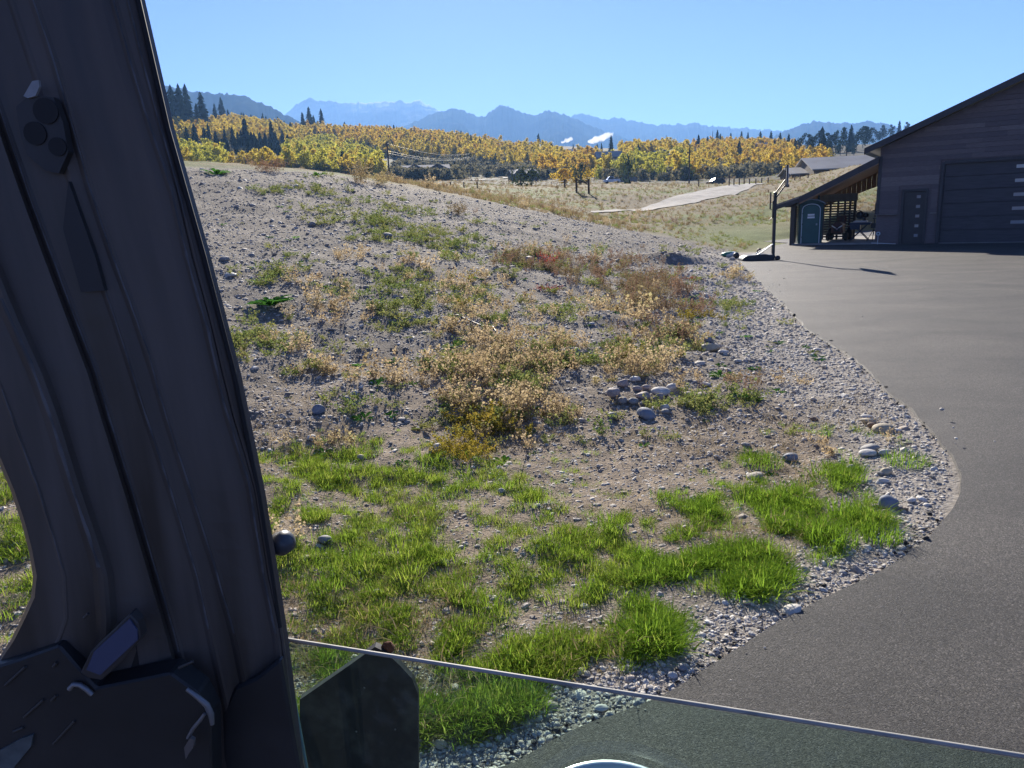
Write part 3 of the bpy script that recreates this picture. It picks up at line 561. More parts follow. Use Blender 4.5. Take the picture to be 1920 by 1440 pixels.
# pale crushed stone along the driveway edge
c = cand(90000, 1.9, 30, -30, 32, seed=2); g = c['g']; wband = np.interp(c['r'], [2, 3, 5, 7, 12, 30], [.26, .30, .55, .95, 2.0, 2.2])
wband = wband * (.75 + .6 * vnoise(c['x'] * 1.3, c['y'] * 1.3, 7))
keep = (c['sd'] > -.03) & (g.random(c['n']) < 1.0 * sstep(1.0, .55, c['sd'] / wband))
size = np.exp(g.normal(0, .42, c['n'])) * np.interp(c['r'], [2, 6, 12, 30], [.017, .022, .034, .055])
_, m2 = put('pale_pebbles', 'pale crushed stone along the driveway edge', S_PALE, c, keep, size, g.integers(0, 6, c['n']), .35, sink=-.05)
c = cand(40000, 1.9, 26, -30, 40, seed=33); g = c['g']; keep = (c['sd'] < -.02) & (c['sd'] > -2.6) & (g.random(c['n']) < .07 * np.exp(c['sd'] / .35) + .0025)
put('stray_gravel', 'stray bits of gravel lying on the asphalt', S_PALE, c, keep, np.exp(g.normal(0, .4, c['n'])) * np.interp(c['r'], [2, 6, 12, 30], [.008, .012, .02, .03]), g.integers(0, 6, c['n']), .35, sink=-2.9)
# loose black crumbs of asphalt along the edge
S_CR = peb_set(stonemat('asphalt_crumb', [(.02, .019, .018), (.035, .032, .03), (.06, .055, .05)]), 'asphalt_crumbs')
c = cand(60000, 1.9, 16, -30, 32, seed=22); g = c['g']; keep = (np.abs(c['sd'] - .01) < .09 * (.5 + vnoise(c['x'] * 2.2, c['y'] * 2.2, 12))) & (g.random(c['n']) < .35)
put('asphalt_crumbs', 'loose black crumbs along the ragged edge of the asphalt', S_CR, c, keep, np.exp(g.normal(0, .4, c['n'])) * np.interp(c['r'], [2, 6, 16], [.012, .018, .035]), g.integers(0, 6, c['n']), .4, sink=-.4)
# grass
c = cand(130000, 1.9, 9.5, seed=3); g = c['g']; f_ = field(GRASS, c['px'], c['py'])
nz = fbm(c['x'] / .155, c['y'] / .155, 62, 3); nz2 = fbm(c['x'] / 1.4, c['y'] / 1.4, 63, 2)
pr = np.clip(f_ * 1.2 - .12, 0, 1) * sstep(.655 - .10 * f_, .785 - .10 * f_, nz * .85 + nz2 * .15 + .10)
keep = (c['sd'] > .16 + .12 * vnoise(c['x'] * 2, c['y'] * 2, 8)) & (g.random(c['n']) < pr * .74 + .03 * sstep(770, 850, c['py']) * sstep(.45, .65, nz2))
tall = f_ * nz
size = np.exp(g.normal(0, .25, c['n'])) * np.clip(.55 + 1.0 * (tall - .2), .5, 1.25)
lush = (c['px'] > 1180) & (g.random(c['n']) < .7 * f_ * sstep(.4, .6, nz))
pick = np.where(lush, g.integers(4, 6, c['n']), np.where(g.random(c['n']) < .55, g.integers(6, 9, c['n']), g.integers(0, 4, c['n'])))
_, m3 = put('grass', 'green grass growing in clumps on the bare soil', S_GRASS, c, keep, size, pick, .12, sink=.01)
# straw and dead thatch between the grass
c = cand(22000, 1.9, 11, seed=4); g = c['g']; nz = fbm(c['x'] / .7, c['y'] / .7, 64, 3); keep = c['on'] & (c['sd'] > .3) & (g.random(c['n']) < sstep(.42, .65, nz) * np.where(c['py'] > 760, .40, .15))
_, m4 = put('straw', 'dead straw lying between the grass clumps', S_LITTER, c, keep, np.exp(g.normal(0, .3, c['n'])), g.integers(0, 3, c['n']), .3)
# weeds on the mound
for nm_, lab, L_, picks, rate, sz, sd0 in (('dry_weeds', 'tan dried weeds standing on the lower mound', DRY, (0, 3), .30, .9, 5), ('rust_weeds', 'rust brown weeds in a band across the mound', RUST, (3, 5), .60, .9, 6),
                                  ('green_weeds', 'low dull green weeds creeping over the gravel', OLIVE, (5, 7), .85, .8, 7), ('yellow_weeds', 'yellow weeds among the dry ones', YEL, (7, 8), .36, .85, 8)):
    c = cand(30000, 4.5, 36, seed=sd0); g = c['g']; f_ = field(L_, c['px'], c['py']); nz = fbm(c['x'] / .8, c['y'] / .8, 70 + sd0, 3)
    keep = c['on'] & (c['sd'] > .25) & (g.random(c['n']) < rate * np.clip(f_ * 1.3 - .1, 0, 1) * sstep(.64 - .26 * f_, .84 - .26 * f_, nz + .12) + .06 * f_)
    put(nm_, lab, S_WEED, c, keep, sz * np.exp(g.normal(0, .25, c['n'])) * np.interp(c['r'], [5, 12, 30], [.8, 1.05, 1.2]), g.integers(*picks, c['n']), .1)
c = cand(9000, 3, 30, seed=12); g = c['g']; keep = c['on'] & (c['sd'] > .3) & (c['r'] > 5.5) & (g.random(c['n']) < .10 * sstep(.4, .6, fbm(c['x'] / 1.2, c['y'] / 1.2, 90, 3)))
put('leafy_weeds', 'small broad leaved green weeds dotted over the gravel', S_LEAF, c, keep, np.exp(g.normal(0, .22, c['n'])) * .8, g.integers(0, 3, c['n']), .1)
# meadow
c = cand(34000, 34, 330, -30, 40, seed=13); g = c['g']; nz = fbm(c['x'] / 4, c['y'] / 4, 91, 3); LN = np.array([at(*p)[:2] for p in [(1108, 399, 58), (1160, 395, 63), (1200, 389, 68.5), (1250, 376, 76), (1310, 361, 90), (1350, 355, 98), (1400, 351, 108), (1436, 349, 103), (1395, 359, 86), (1335, 374.5, 74), (1268, 387, 67), (1200, 396, 63), (1160, 400, 60), (1108, 402.5, 56.5)]])
sl = poly_sd(np.stack([c['x'], c['y']], 1), LN)
keep = ~c['on'] & ((c['px'] > 690) | (c['r'] > 48)) & (c['sd'] > .8) & (sl > .3) & (g.random(c['n']) < np.clip(.25 + nz, 0, 1) * .8) & ~((c['x'] > 13) & (c['y'] < 50) & (c['y'] > 28))
gz = np.exp(-((c['px'] - 1400) / 160) ** 2 - ((c['py'] - 445) / 26) ** 2)
pick = np.where(g.random(c['n']) < gz + .5 * (nz > .52), 2, np.where(g.random(c['n']) < .86, g.integers(0, 2, c['n']), g.integers(3, 5, c['n'])))
put('meadow_grass', 'dry tan meadow grass beyond the mound', S_MEAD, c, keep, np.exp(g.normal(0, .3, c['n'])) * np.where(gz > .4, .45, .62) * np.interp(c['r'], [60, 140, 330], [1, 1.3, 3.2]), pick, .1)
print('scatter', m1, m2, m3, m4)
# ================================================================ HOUSE WITH GARAGE
HC = np.array([16.88, 33.98, 0.0]); HU = np.array([.845, -.535, 0.0]); HN = np.array([-.535, -.845, 0.0])   # wall corner, along the wall, out of the wall
HZ = np.array([0, 0, 1.0]); HAX = (HU, HN, HZ)
def hp(s, o, z): return HC + HU * s + HN * o + HZ * z
M_SIDE = [mat(f'dark_board_{i}', c, .65, tuple(k * 1.45 for k in c), 3.0, bump=.35, bscale=14, stretch=(2, 2, 30), dist=.006) for i, c in enumerate([(.110, .088, .086), (.130, .104, .100), (.098, .080, .080), (.158, .130, .122)])]
M_TRIM = mat('dark_trim', (.036, .034, .037), .5, (.05, .047, .05), 8)
M_ROOF = mat('dark_metal_roof', (.05, .048, .05), .45, metal=.3)
M_DOOR = mat('dark_door_paint', (.022, .022, .026), .4, (.03, .03, .034), 5)
M_GDOOR = mat('garage_door_paint', (.036, .034, .040), .45, (.054, .050, .058), 2, stretch=(1, 1, 8))
M_GLASS = mat('window_glass', (.25, .30, .33), .06, spec=1.0)
M_BSTONE = stonemat('ledge_stone', [(.13, .12, .12), (.22, .205, .195), (.30, .275, .26), (.17, .16, .165)])
M_CONC = mat('concrete', (.17, .165, .155), .85, (.25, .24, .225), 3, bump=.2, bscale=30)
M_CEDAR = mat('brown_soffit', (.13, .072, .038), .6, (.19, .11, .06), 4, stretch=(1, 12, 1), bump=.2, bscale=10)
M_TIMBER = mat('dark_timber', (.05, .042, .038), .75, (.08, .066, .055), 6, stretch=(6, 6, 1), bump=.3, bscale=20)
M_GREYT = mat('grey_beam', (.13, .125, .13), .8, (.19, .18, .18), 5, bump=.3, bscale=20)
M_WHITE = mat('white_paint', (.72, .72, .70), .5)
house = empty('garage_house', hp(0, 0, 0))
tag(house, 'dark timber clad house with a tall garage door and stone base', 'house')
def rel(o, root):   # keep world coordinates while parenting to an Empty
    o.parent = root; o.matrix_parent_inverse = Matrix.Translation(root.location).inverted() if root.rotation_euler[2] == 0 else root.matrix_basis.inverted(); return o
def part(name, mb, m, root, bevel=0.0, label=None):
    o = rel(mb.obj(name, m, None, bevel), root)
    if label: o['label'] = label
    return o
def sub(name, mb, m, parent, bevel=0.0):
    o = mb.obj(name, m, None, bevel); o.parent = parent; o.matrix_parent_inverse = parent.matrix_parent_inverse.copy(); 
    o.matrix_parent_inverse = (parent.matrix_parent_inverse if parent.parent is None else Matrix.Identity(4))
    return o
LEN, DEP, RID = 15.0, 12.0, 7.5
def roofz(s): return 4.49 + .435 * (s if s < RID else 2 * RID - s)
SEGS = [(0.0, 2.48), (5.72, 15.0)]
m = MB()      # shell behind the boards, with the two door openings left free
def wallbox(s0, s1, z0, z1a, z1b): m.hexa([hp(s0, -.16, z0), hp(s1, -.16, z0), hp(s1, -.02, z0), hp(s0, -.02, z0), hp(s0, -.16, z1a), hp(s1, -.16, z1b), hp(s1, -.02, z1b), hp(s0, -.02, z1a)])
wallbox(0, .97, 0, roofz(0) - .25, roofz(.97) - .25); wallbox(2.0, 2.5, 0, roofz(2) - .25, roofz(2.5) - .25); wallbox(.97, 2.0, 2.4, roofz(.97) - .25, roofz(2.0) - .25)
wallbox(2.5, 6.0, 3.46, roofz(2.5) - .25, roofz(6) - .25); wallbox(6.0, RID, 0, roofz(6) - .25, roofz(RID) - .25); wallbox(RID, LEN, 0, roofz(RID) - .25, roofz(LEN) - .25)
m.box(hp(.07, -DEP / 2 - .2, 1.95), (.14, DEP, 3.9), ax=HAX); m.box(hp(LEN - .07, -DEP / 2 - .2, 1.95), (.14, DEP, 3.9), ax=HAX); m.box(hp(LEN / 2, -DEP - .1, 2), (LEN, .14, 4), ax=HAX)
part('wall', m, M_SIDE[0], house)
# horizontal boards on the front, each its own piece
r_ = np.random.default_rng(5); bz = 1.36; nb = 0; BH = .20
while bz < 7.6:
    sL = max(0.09, (bz + .30 - 4.49) / .435 + .35) if bz + BH > 4.1 else .09
    cuts = [sL]; 
    while cuts[-1] < LEN - .1: cuts.append(min(LEN - .1, cuts[-1] + r_.uniform(2.2, 4.2)))
    spans = list(zip(cuts[:-1], cuts[1:]))
    holes = [(.85, 2.12)] * (bz < 2.45) + [(2.38, 6.1)] * (bz < 3.50); out = []
    for a, bq in spans:
        cur = [(a, bq)]
        for h0, h1 in holes:
            nx = []
            for p, q in cur:
                if q <= h0 or p >= h1: nx.append((p, q)); continue
                if p < h0: nx.append((p, h0))
                if q > h1: nx.append((h1, q))
            cur = nx
        out += cur
    if bz > 4.3: out = [(a, min(bq, 2 * RID - sL)) for a, bq in out if a < 2 * RID - sL]
    for a, bq in out:
        if bq - a < .05 or a > 9.5: continue
        mb = MB().box(hp((a + bq) / 2, r_.uniform(.002, .012), bz + BH / 2), (bq - a - .006, .028, BH - .012), ax=HAX)
        part('siding_board', mb, M_SIDE[int(r_.choice(4, p=[.3, .3, .2, .2]))], house); nb += 1
    bz += BH
part('corner_trim', MB().box(hp(.03, .015, 2.62), (.14, .06, 2.5), ax=HAX), M_TRIM, house)
# stone base
sme = [MB().box((0, 0, 0), (1, 1, 1)).mesh('stone', M_BSTONE, .03) for _ in range(1)]
def stone_at(s0, s1, z, h):
    o = link('stone', sme[0]); Mx = Matrix(((HU[0], HN[0], 0, 0), (HU[1], HN[1], 0, 0), (0, 0, 1, 0), (0, 0, 0, 1)))
    c_ = hp((s0 + s1) / 2, r_.uniform(.0, .03), z + h / 2); o.matrix_world = Matrix.Translation(c_) @ Mx @ Matrix.Diagonal((s1 - s0 - .008, .08, h - .008, 1))
    W = o.matrix_world.copy(); o.parent = house; o.matrix_parent_inverse = Matrix.Translation(house.location).inverted(); o.matrix_world = W
for a, bq in ((-.05, .86), (2.12, 2.37), (6.12, 7.4)):
    z = .12 if a < 1 else .0
    while z < 1.28:
        h = min(r_.uniform(.09, .16), 1.32 - z); s_ = a
        while s_ < bq - .02:
            e_ = min(bq, s_ + r_.uniform(.22, .55)); e_ = bq if bq - e_ < .1 else e_; stone_at(s_, e_, z, h); s_ = e_
        z += h
for s_, w_ in ((.40, .94), (2.245, .25)): part('stone_cap', MB().box(hp(s_, .045, 1.335), (w_, .14, .035), ax=HAX), M_BSTONE, house)
part('foundation', MB().prism([hp(-.06, .02, -.05), hp(.86, .02, -.05), hp(.86, .02, .02), hp(-.06, .02, .14)], HN * .05), M_CONC, house)
# entrance door with five little square panes
dr = part('entrance_door', MB().box(hp(1.485, -.06, 1.14), (.84, .05, 2.26), ax=HAX), M_DOOR, house)
part('door_frame', MB().box(hp(1.02, .02, 1.2), (.09, .10, 2.4), ax=HAX).box(hp(1.95, .02, 1.2), (.09, .10, 2.4), ax=HAX).box(hp(1.485, .02, 2.345), (.84, .10, .10), ax=HAX), M_TRIM, house)
for z in (2.06, 1.64, 1.225, .80, .38):
    o = MB().box(hp(1.64, -.033, z), (.15, .012, .12), ax=HAX).obj('window_pane', M_GLASS); o.parent = dr; o.matrix_parent_inverse = Matrix.Identity(4)
    o = MB().box(hp(1.64, -.033, z + .075), (.20, .02, .03), ax=HAX).box(hp(1.64, -.033, z - .075), (.20, .02, .03), ax=HAX).box(hp(1.55, -.033, z), (.03, .02, .12), ax=HAX).box(hp(1.73, -.033, z), (.03, .02, .12), ax=HAX).obj('pane_frame', M_TRIM); o.parent = dr
# garage door in sections
gd = part('garage_door', MB().box(hp(4.15, -.14, 1.70), (3.30, .03, 3.40), ax=HAX), M_GDOOR, house)
part('garage_frame', MB().box(hp(2.47, .02, 1.73), (.12, .10, 3.46), ax=HAX).box(hp(6.03, .02, 1.73), (.12, .10, 3.46), ax=HAX).box(hp(4.25, .02, 3.44), (3.44, .10, .14), ax=HAX), M_TRIM, house)
for i in range(6):
    o = MB().box(hp(4.25, -.105, .02 + .565 * i + .275), (3.36, .035, .545), ax=HAX).obj('door_section', M_GDOOR, None, .008); o.parent = gd
    if i > 0:
        for s_ in (5.42,):
            q = MB().box(hp(s_, -.083, .02 + .565 * i + .27), (.62, .010, .135), ax=HAX).obj('window_pane', M_GLASS); q.parent = gd
part('door_sill', MB().box(hp(4.25, .04, .030), (3.4, .2, .024), ax=HAX), M_CONC, house)
# roof
ru = HU + HZ * .435; ru /= np.linalg.norm(ru); rn = np.cross(ru, HN); rn = rn if rn[2] > 0 else -rn
def roof_slab(s0, s1, o0, o1, t0, t1, ax_u=None):
    P = []
    for t in (t0, t1):
        for s, o in ((s0, o0), (s1, o0), (s1, o1), (s0, o1)): P.append(hp(s, o, roofz(s) + t))
    return P
m = MB().hexa(roof_slab(-.58, RID, -DEP - .6, .60, -.10, .0)).hexa(roof_slab(RID, LEN + .6, -DEP - .6, .60, -.10, .0)); part('roof', m, M_ROOF, house)
m = MB().hexa(roof_slab(-.60, RID, .60, .64, -.26, .012)).hexa(roof_slab(RID, LEN + .6, .60, .64, -.26, .012)); part('fascia', m, M_TRIM, house)
m = MB().hexa([hp(-.585, -DEP, roofz(-.6) - .25), hp(-.555, -DEP, roofz(-.6) - .25), hp(-.555, .6, roofz(-.6) - .25), hp(-.585, .6, roofz(-.6) - .25), hp(-.585, -DEP, roofz(-.6) - .1), hp(-.555, -DEP, roofz(-.6) - .1), hp(-.555, .6, roofz(-.6) - .1), hp(-.585, .6, roofz(-.6) - .1)]); part('eave_board', m, M_TRIM, house)
for i in range(8):    # soffit boards under the overhang
    s0 = -.55 + i * .95; part('soffit_board', MB().hexa(roof_slab(s0, s0 + .93, .04, .59, -.135, -.105)), M_CEDAR, house)

# ---- the lean-to roof on the left of the house
lean = empty('lean_to', hp(-3, -3, 0)); tag(lean, 'open lean-to with brown soffit and slatted back wall beside the house', 'shed')
def lz(s): return 3.86 + .482 * s if s > -3.3 else 3.86 - .482 * 3.3 + .30 * (s + 3.3)
def lslab(s0, s1, o0, o1, t0, t1):
    return [hp(s, o, lz(s) + t) for t in (t0, t1) for s, o in ((s0, o0), (s1, o0), (s1, o1), (s0, o1))]
part('roof', MB().hexa(lslab(-3.3, -.02, -7.2, .30, -.07, 0)), M_ROOF, lean)
m = MB()
for i in range(19): o0 = -7.2 + i * .40; m.hexa(lslab(-4.42, -3.34, o0, o0 + .36, -.05, -.02)); m.hexa(lslab(-4.42, -3.2, o0 + .34, o0 + .40, -.02, .025))
rib = part('roof_edge', m, mat('ribbed_roofing', (.16, .15, .145), .4, metal=.5), lean)
part('fascia', MB().hexa(lslab(-3.32, -.02, .30, .35, -.27, .015)), M_TRIM, lean); part('fascia', MB().hexa(lslab(-4.42, -3.34, .30, .35, -.22, -.03)), M_TRIM, lean)
part('fascia_strip', MB().hexa(lslab(-3.32, -.02, .24, .30, -.33, -.27)), mat('light_wood_strip', (.24, .15, .085), .6, (.30, .19, .11), 6), lean)
for i in range(16):
    o1 = .22 - i * .46; part('soffit_plank', MB().hexa(lslab(-3.3, -.04, o1 - .45, o1, -.11, -.075)), M_CEDAR, lean)
part('slab', MB().box(hp(-1.75, -3.4, .045), (3.72, 7.0, .10), ax=HAX), M_CONC, lean)
for o_, h_ in ((-.05, 0), (-6.9, 0)): part('post', MB().box(hp(-3.62, o_, 1.08), (.2, .2, 2.14), ax=HAX), M_TIMBER, lean)
part('knee_brace', MB().hexa([hp(-4.0, -.12, 2.02), hp(-3.52, -.12, 2.02), hp(-3.52, .05, 2.02), hp(-4.0, .05, 2.02), hp(-4.3, -.12, 2.06), hp(-3.52, -.12, 2.24), hp(-3.52, .05, 2.24), hp(-4.3, .05, 2.06)]) if False else MB().box(hp(-3.75, -.03, 1.93), (.5, .16, .22), ax=HAX), M_TIMBER, lean)
part('header_beam', MB().box(hp(-2.35, -4.0, 2.19), (2.05, .16, .36), ax=HAX), M_GREYT, lean)
for s_ in (-3.3, -2.92, -2.58, -2.22, -1.9, -1.66, -1.42): part('post', MB().box(hp(s_, -4.05, 1.06), (.12 if s_ > -1.5 else .09, .1, 1.92), ax=HAX), M_TIMBER, lean)
for i in range(15): part('slat', MB().box(hp(-2.38, -4.14, .22 + i * .128), (2.0, .03, .074), ax=HAX), M_TIMBER, lean)
for i in range(15):  # slatted side between the corner post and the toilet
    part('slat', MB().box(hp(-3.70, -1.3, .5 + i * .118), (.03, 2.2, .07), ax=HAX), M_TIMBER, lean)
for o_ in (-.8, -1.7, -2.4): part('post', MB().box(hp(-3.64, o_, 1.1), (.08, .1, 2.0), ax=HAX), M_TIMBER, lean)

for i in range(14):   # boarded gable at the far end, its foot rising towards the house
    s0 = -3.3 + i * .235; part('gable_board', MB().hexa([hp(s0, -6.04, 2.92 + .36 * s0), hp(s0 + .225, -6.04, 2.92 + .36 * (s0 + .225)), hp(s0 + .225, -6.0, 2.92 + .36 * (s0 + .225)), hp(s0, -6.0, 2.92 + .36 * s0),
        hp(s0, -6.04, lz(s0) - .12), hp(s0 + .225, -6.04, lz(s0 + .225) - .12), hp(s0 + .225, -6.0, lz(s0 + .225) - .12), hp(s0, -6.0, lz(s0) - .12)]), M_CEDAR, lean)

# ---- portable toilet
M_TEAL = mat('teal_plastic', (.016, .075, .066), .45, (.022, .095, .083), 3); M_TEALD = mat('dark_teal_plastic', (.012, .052, .048), .5); M_TROOF = mat('toilet_roof_plastic', (.16, .21, .25), .5)
TB = at(1518, 457, 35.6); TB[2] = 0.0
ta = math.atan2(-TB[0], -TB[1] + 0) ; fwd = np.array([-.30, -.954, 0]); tr_ = np.array([.954, -.30, 0])
TAX = (tr_, -fwd, HZ); toilet = empty('portable_toilet', TB); tag(toilet, 'dark teal portable toilet with a curved roof under the lean-to', 'toilet')
def tp(x, y, z): return TB + tr_ * x - fwd * y + HZ * z
W2, D2 = .54, .56
part('body', MB().box(tp(0, D2, 1.02), (W2 * 2, D2 * 2, 1.92), ax=TAX), M_TEALD, toilet, .03)
part('skid', MB().box(tp(-.45, D2, .06 - .03), (.12, 1.3, .09), ax=TAX).box(tp(.45, D2, .03), (.12, 1.3, .09), ax=TAX), M_TRIM, toilet)
m = MB(); prof = [(-.62, 1.92), (-.5, 2.02), (-.3, 2.12), (0, 2.17), (.3, 2.12), (.5, 2.02), (.62, 1.92)]
m.prism([tp(x, -.10, z) for x, z in prof] + [tp(x, -.10, z - .045) for x, z in prof[::-1]], -fwd * (2 * D2 + .2)); part('roof', m, M_TROOF, toilet)
m = MB(); m.prism([tp(x, .0, z) for x, z in [(-.54, 1.90)] + prof[1:-1] + [(.54, 1.90)]], -fwd * (2 * D2)); part('gable', m, M_TEALD, toilet)
td = part('door', MB().prism([tp(-.36, -.02, .12), tp(.36, -.02, .12)] + [tp(.36 * math.cos(a) if True else 0, -.02, 1.62 + .26 * math.sin(a)) for a in np.linspace(0, math.pi, 9)], fwd * .025), M_TEAL, toilet)
arch = [tp(-.40, -.045, .10), tp(-.40, -.045, 1.55)] + [tp(-.40 * math.cos(a), -.045, 1.62 + .31 * math.sin(a) ** .7) for a in np.linspace(.15, math.pi - .15, 9)] + [tp(.40, -.045, 1.55), tp(.40, -.045, .10)]
part('door_trim', MB().tube(arch, .022, 6), mat('pale_trim', (.48, .56, .58), .5), toilet)
o = MB().box(tp(.0, -.06, 1.43), (.30, .01, .085), ax=TAX).box(tp(.0, -.06, 1.31), (.32, .01, .085), ax=TAX).obj('door_sign', M_WHITE); o.parent = td
o = MB().box(tp(.26, -.055, .98), (.07, .03, .09), ax=TAX).obj('latch', mat('latch_grey', (.25, .3, .3), .5)); o.parent = td
o = MB().box(tp(-.37, -.05, 1.5), (.05, .04, .07), ax=TAX).box(tp(-.37, -.05, 1.0), (.05, .04, .07), ax=TAX).box(tp(-.37, -.05, .4), (.05, .04, .07), ax=TAX).obj('hinges', M_TEALD); o.parent = td
part('vent_pipe', MB().tube([tp(.40, 1.0, 1.9), tp(.40, 1.0, 2.32)], .05, 10), M_TEALD, toilet)

# ---- basketball hoop
M_BLACK = mat('black_powder_coat', (.018, .018, .02), .4); M_BPLAS = mat('black_plastic', (.02, .022, .026), .5, bump=.1)
BP = gr(1449, 487.5); hoop = empty('basketball_hoop', BP); tag(hoop, 'black portable basketball hoop standing on the driveway corner', 'hoop')
def bw(px, py): return at(px, py, BP[1])
ptop = np.array([BP[0], BP[1], 2.42])
part('pole', MB().box(BP + HZ * 1.21, (.10, .10, 2.42)), M_BLACK, hoop, .008)
nb_ = np.array([.95, -.31, 0]); lat = np.array([.31, .95, 0]); BB = np.array([BP[0] + .40, BP[1], 2.96])
part('backboard', MB().box(BB, (.04, 1.10, .72), ax=(nb_, lat, HZ)), mat('backboard_acrylic', (.55, .58, .6), .25), hoop, .006)
part('backboard_frame', MB().box(BB - nb_ * .025 + HZ * .345, (.05, 1.14, .05), ax=(nb_, lat, HZ)).box(BB - nb_ * .025 - HZ * .345, (.05, 1.14, .05), ax=(nb_, lat, HZ)).box(BB - nb_ * .025 + lat * .545, (.05, .05, .66), ax=(nb_, lat, HZ)).box(BB - nb_ * .025 - lat * .545, (.05, .05, .66), ax=(nb_, lat, HZ)), M_BLACK, hoop)
for dz0, dz1 in ((2.38, 2.84), (2.18, 2.64)):
    for s_ in (-.08, .08): part('lift_arm', MB().tube([np.array([BP[0], BP[1], dz0]) + lat * s_, BB - nb_ * .05 + lat * s_ + HZ * (dz1 - 2.96)], .024, 6), M_BLACK, hoop)
part('bracket', MB().box(BB + nb_ * .03 - HZ * .34, (.10, .22, .10), ax=(nb_, lat, HZ)), M_BLACK, hoop)
part('adjuster_handle', MB().tube([bw(1455, 371), bw(1449.5, 378), bw(1448.5, 408)], .022, 6).tube([bw(1452, 405), bw(1443, 412)], .016, 6), M_BLACK, hoop)
m = MB(); bxa = np.array([-1., .05, 0]); ya = np.array([.05, 1., 0])
prof = [(.05, 0), (.0, .10), (-.02, .17), (.06, .22), (.22, .21), (.32, .24), (.62, .24), (.72, .22), (.98, .21), (1.12, .15), (1.18, .05), (1.16, 0)]
for sgn in (1,): m.prism([BP + bxa * x + ya * -.28 + HZ * z for x, z in prof], ya * .62)
part('base', m, M_BPLAS, hoop, .03)
for s_ in (-.2, .2): part('brace', MB().tube([BP + bxa * .62 + ya * s_ + HZ * .22, BP + bxa * .02 + ya * s_ * .2 + HZ * .58], .018, 6), mat('bare_metal_tube', (.6, .6, .6), .35, metal=.8), hoop)
for s_ in (-.36, .36): part('wheel', MB().lathe(BP + bxa * -.06 + ya * s_ + HZ * .09, [(.0, -.03), (.09, -.03), (.09, .03), (0, .03)], 14, ya), M_BLACK, hoop)
bl = MB().lathe(hit(1424, 476) + HZ * .12, [(.12 * math.sin(t), -.12 * math.cos(t)) for t in np.linspace(.02, 3.12, 10)], 16).obj('basketball', mat('brown_ball_rubber', (.09, .045, .025), .6, bump=.2, bscale=80)); tag(bl, 'worn brown ball lying behind the base of the basketball hoop', 'ball')
bl = MB().lathe(hit(1380, 485) + HZ * .12, [(.12 * math.sin(t), -.12 * math.cos(t)) for t in np.linspace(.02, 3.12, 10)], 16).obj('ball', mat('black_ball_rubber', (.02, .02, .022), .5)); tag(bl, 'dark ball lying beside the green and white sandbag', 'ball')
sb0 = hit(1368, 482); V, Fq = ico(2, 71, (.75, .45, .26), .15); ob = link('sandbag', np_mesh('sandbag', V + np.array([0, 0, .1]), Fq, [mat('green_white_bag', (.03, .16, .10), .5, (.6, .65, .62), 2.2, 1, lo=.48, hi=.52)], smooth=True)); ob.location = sb0; tag(ob, 'green and white bag slumped on the gravel left of the hoop base', 'bag')

# ---- things kept under the lean-to
zS = .095
def sp(s, o, z): return hp(s, o, zS + z)
M_RBR = mat('red_brown_paint', (.07, .028, .024), .5, (.10, .04, .032), 5); M_RUB = mat('tyre_rubber', (.018, .018, .018), .8, bump=.3, bscale=40)
yt = empty('garden_tractor', hp(-1.95, -2.6, zS)); tag(yt, 'dark red brown garden tractor parked beside the portable toilet', 'tractor')
c0 = (-1.95, -2.2)
part('hood', MB().prism([sp(c0[0] - .28, c0[1], .38), sp(c0[0] + .28, c0[1], .38), sp(c0[0] + .25, c0[1], .78), sp(c0[0] + .12, c0[1], .90), sp(c0[0] - .12, c0[1], .90), sp(c0[0] - .25, c0[1], .78)], -HN * .8), M_RBR, yt, .03)
part('grille', MB().box(sp(c0[0], c0[1] + .012, .56), (.3, .02, .22), ax=HAX), M_BLACK, yt)
for s_ in (-1, 1): part('headlight', MB().hexa([sp(c0[0] + s_ * .06, c0[1] + .01, .60), sp(c0[0] + s_ * .24, c0[1] + .01, .70), sp(c0[0] + s_ * .24, c0[1] + .03, .70), sp(c0[0] + s_ * .06, c0[1] + .03, .60), sp(c0[0] + s_ * .06, c0[1] + .01, .65), sp(c0[0] + s_ * .24, c0[1] + .01, .77), sp(c0[0] + s_ * .24, c0[1] + .03, .77), sp(c0[0] + s_ * .06, c0[1] + .03, .65)]), M_WHITE, yt)
part('badge', MB().lathe(sp(c0[0], c0[1] + .02, .58), [(0, 0), (.05, 0), (.05, .02), (0, .02)], 14, HN), mat('mauve_badge', (.35, .28, .36), .4), yt)
part('axle', MB().tube([sp(c0[0] - .42, c0[1] - .15, .2), sp(c0[0] + .42, c0[1] - .15, .2)], .03, 6), M_BLACK, yt)
for s_ in (-1, 1):
    part('front_wheel', MB().lathe(sp(c0[0] + s_ * .42, c0[1] - .15, .2), [(.08, -.07), (.17, -.08), (.2, -.04), (.2, .04), (.17, .08), (.08, .07)], 16, HU), M_RUB, yt)
    part('rear_wheel', MB().lathe(sp(c0[0] + s_ * .44, c0[1] - 1.15, .30), [(.12, -.1), (.25, -.12), (.3, -.06), (.3, .06), (.25, .12), (.12, .1)], 18, HU), M_RUB, yt)
    part('fender', MB().box(sp(c0[0] + s_ * .36, c0[1] - 1.15, .66), (.26, .7, .06), ax=HAX), M_RBR, yt, .02)
part('chassis', MB().box(sp(c0[0], c0[1] - .8, .40), (.36, 1.3, .16), ax=HAX), M_BLACK, yt)
part('seat', MB().box(sp(c0[0], c0[1] - 1.2, .74), (.42, .40, .10), ax=HAX).box(sp(c0[0], c0[1] - 1.42, .98), (.42, .08, .44), ax=HAX), M_RBR, yt, .03)
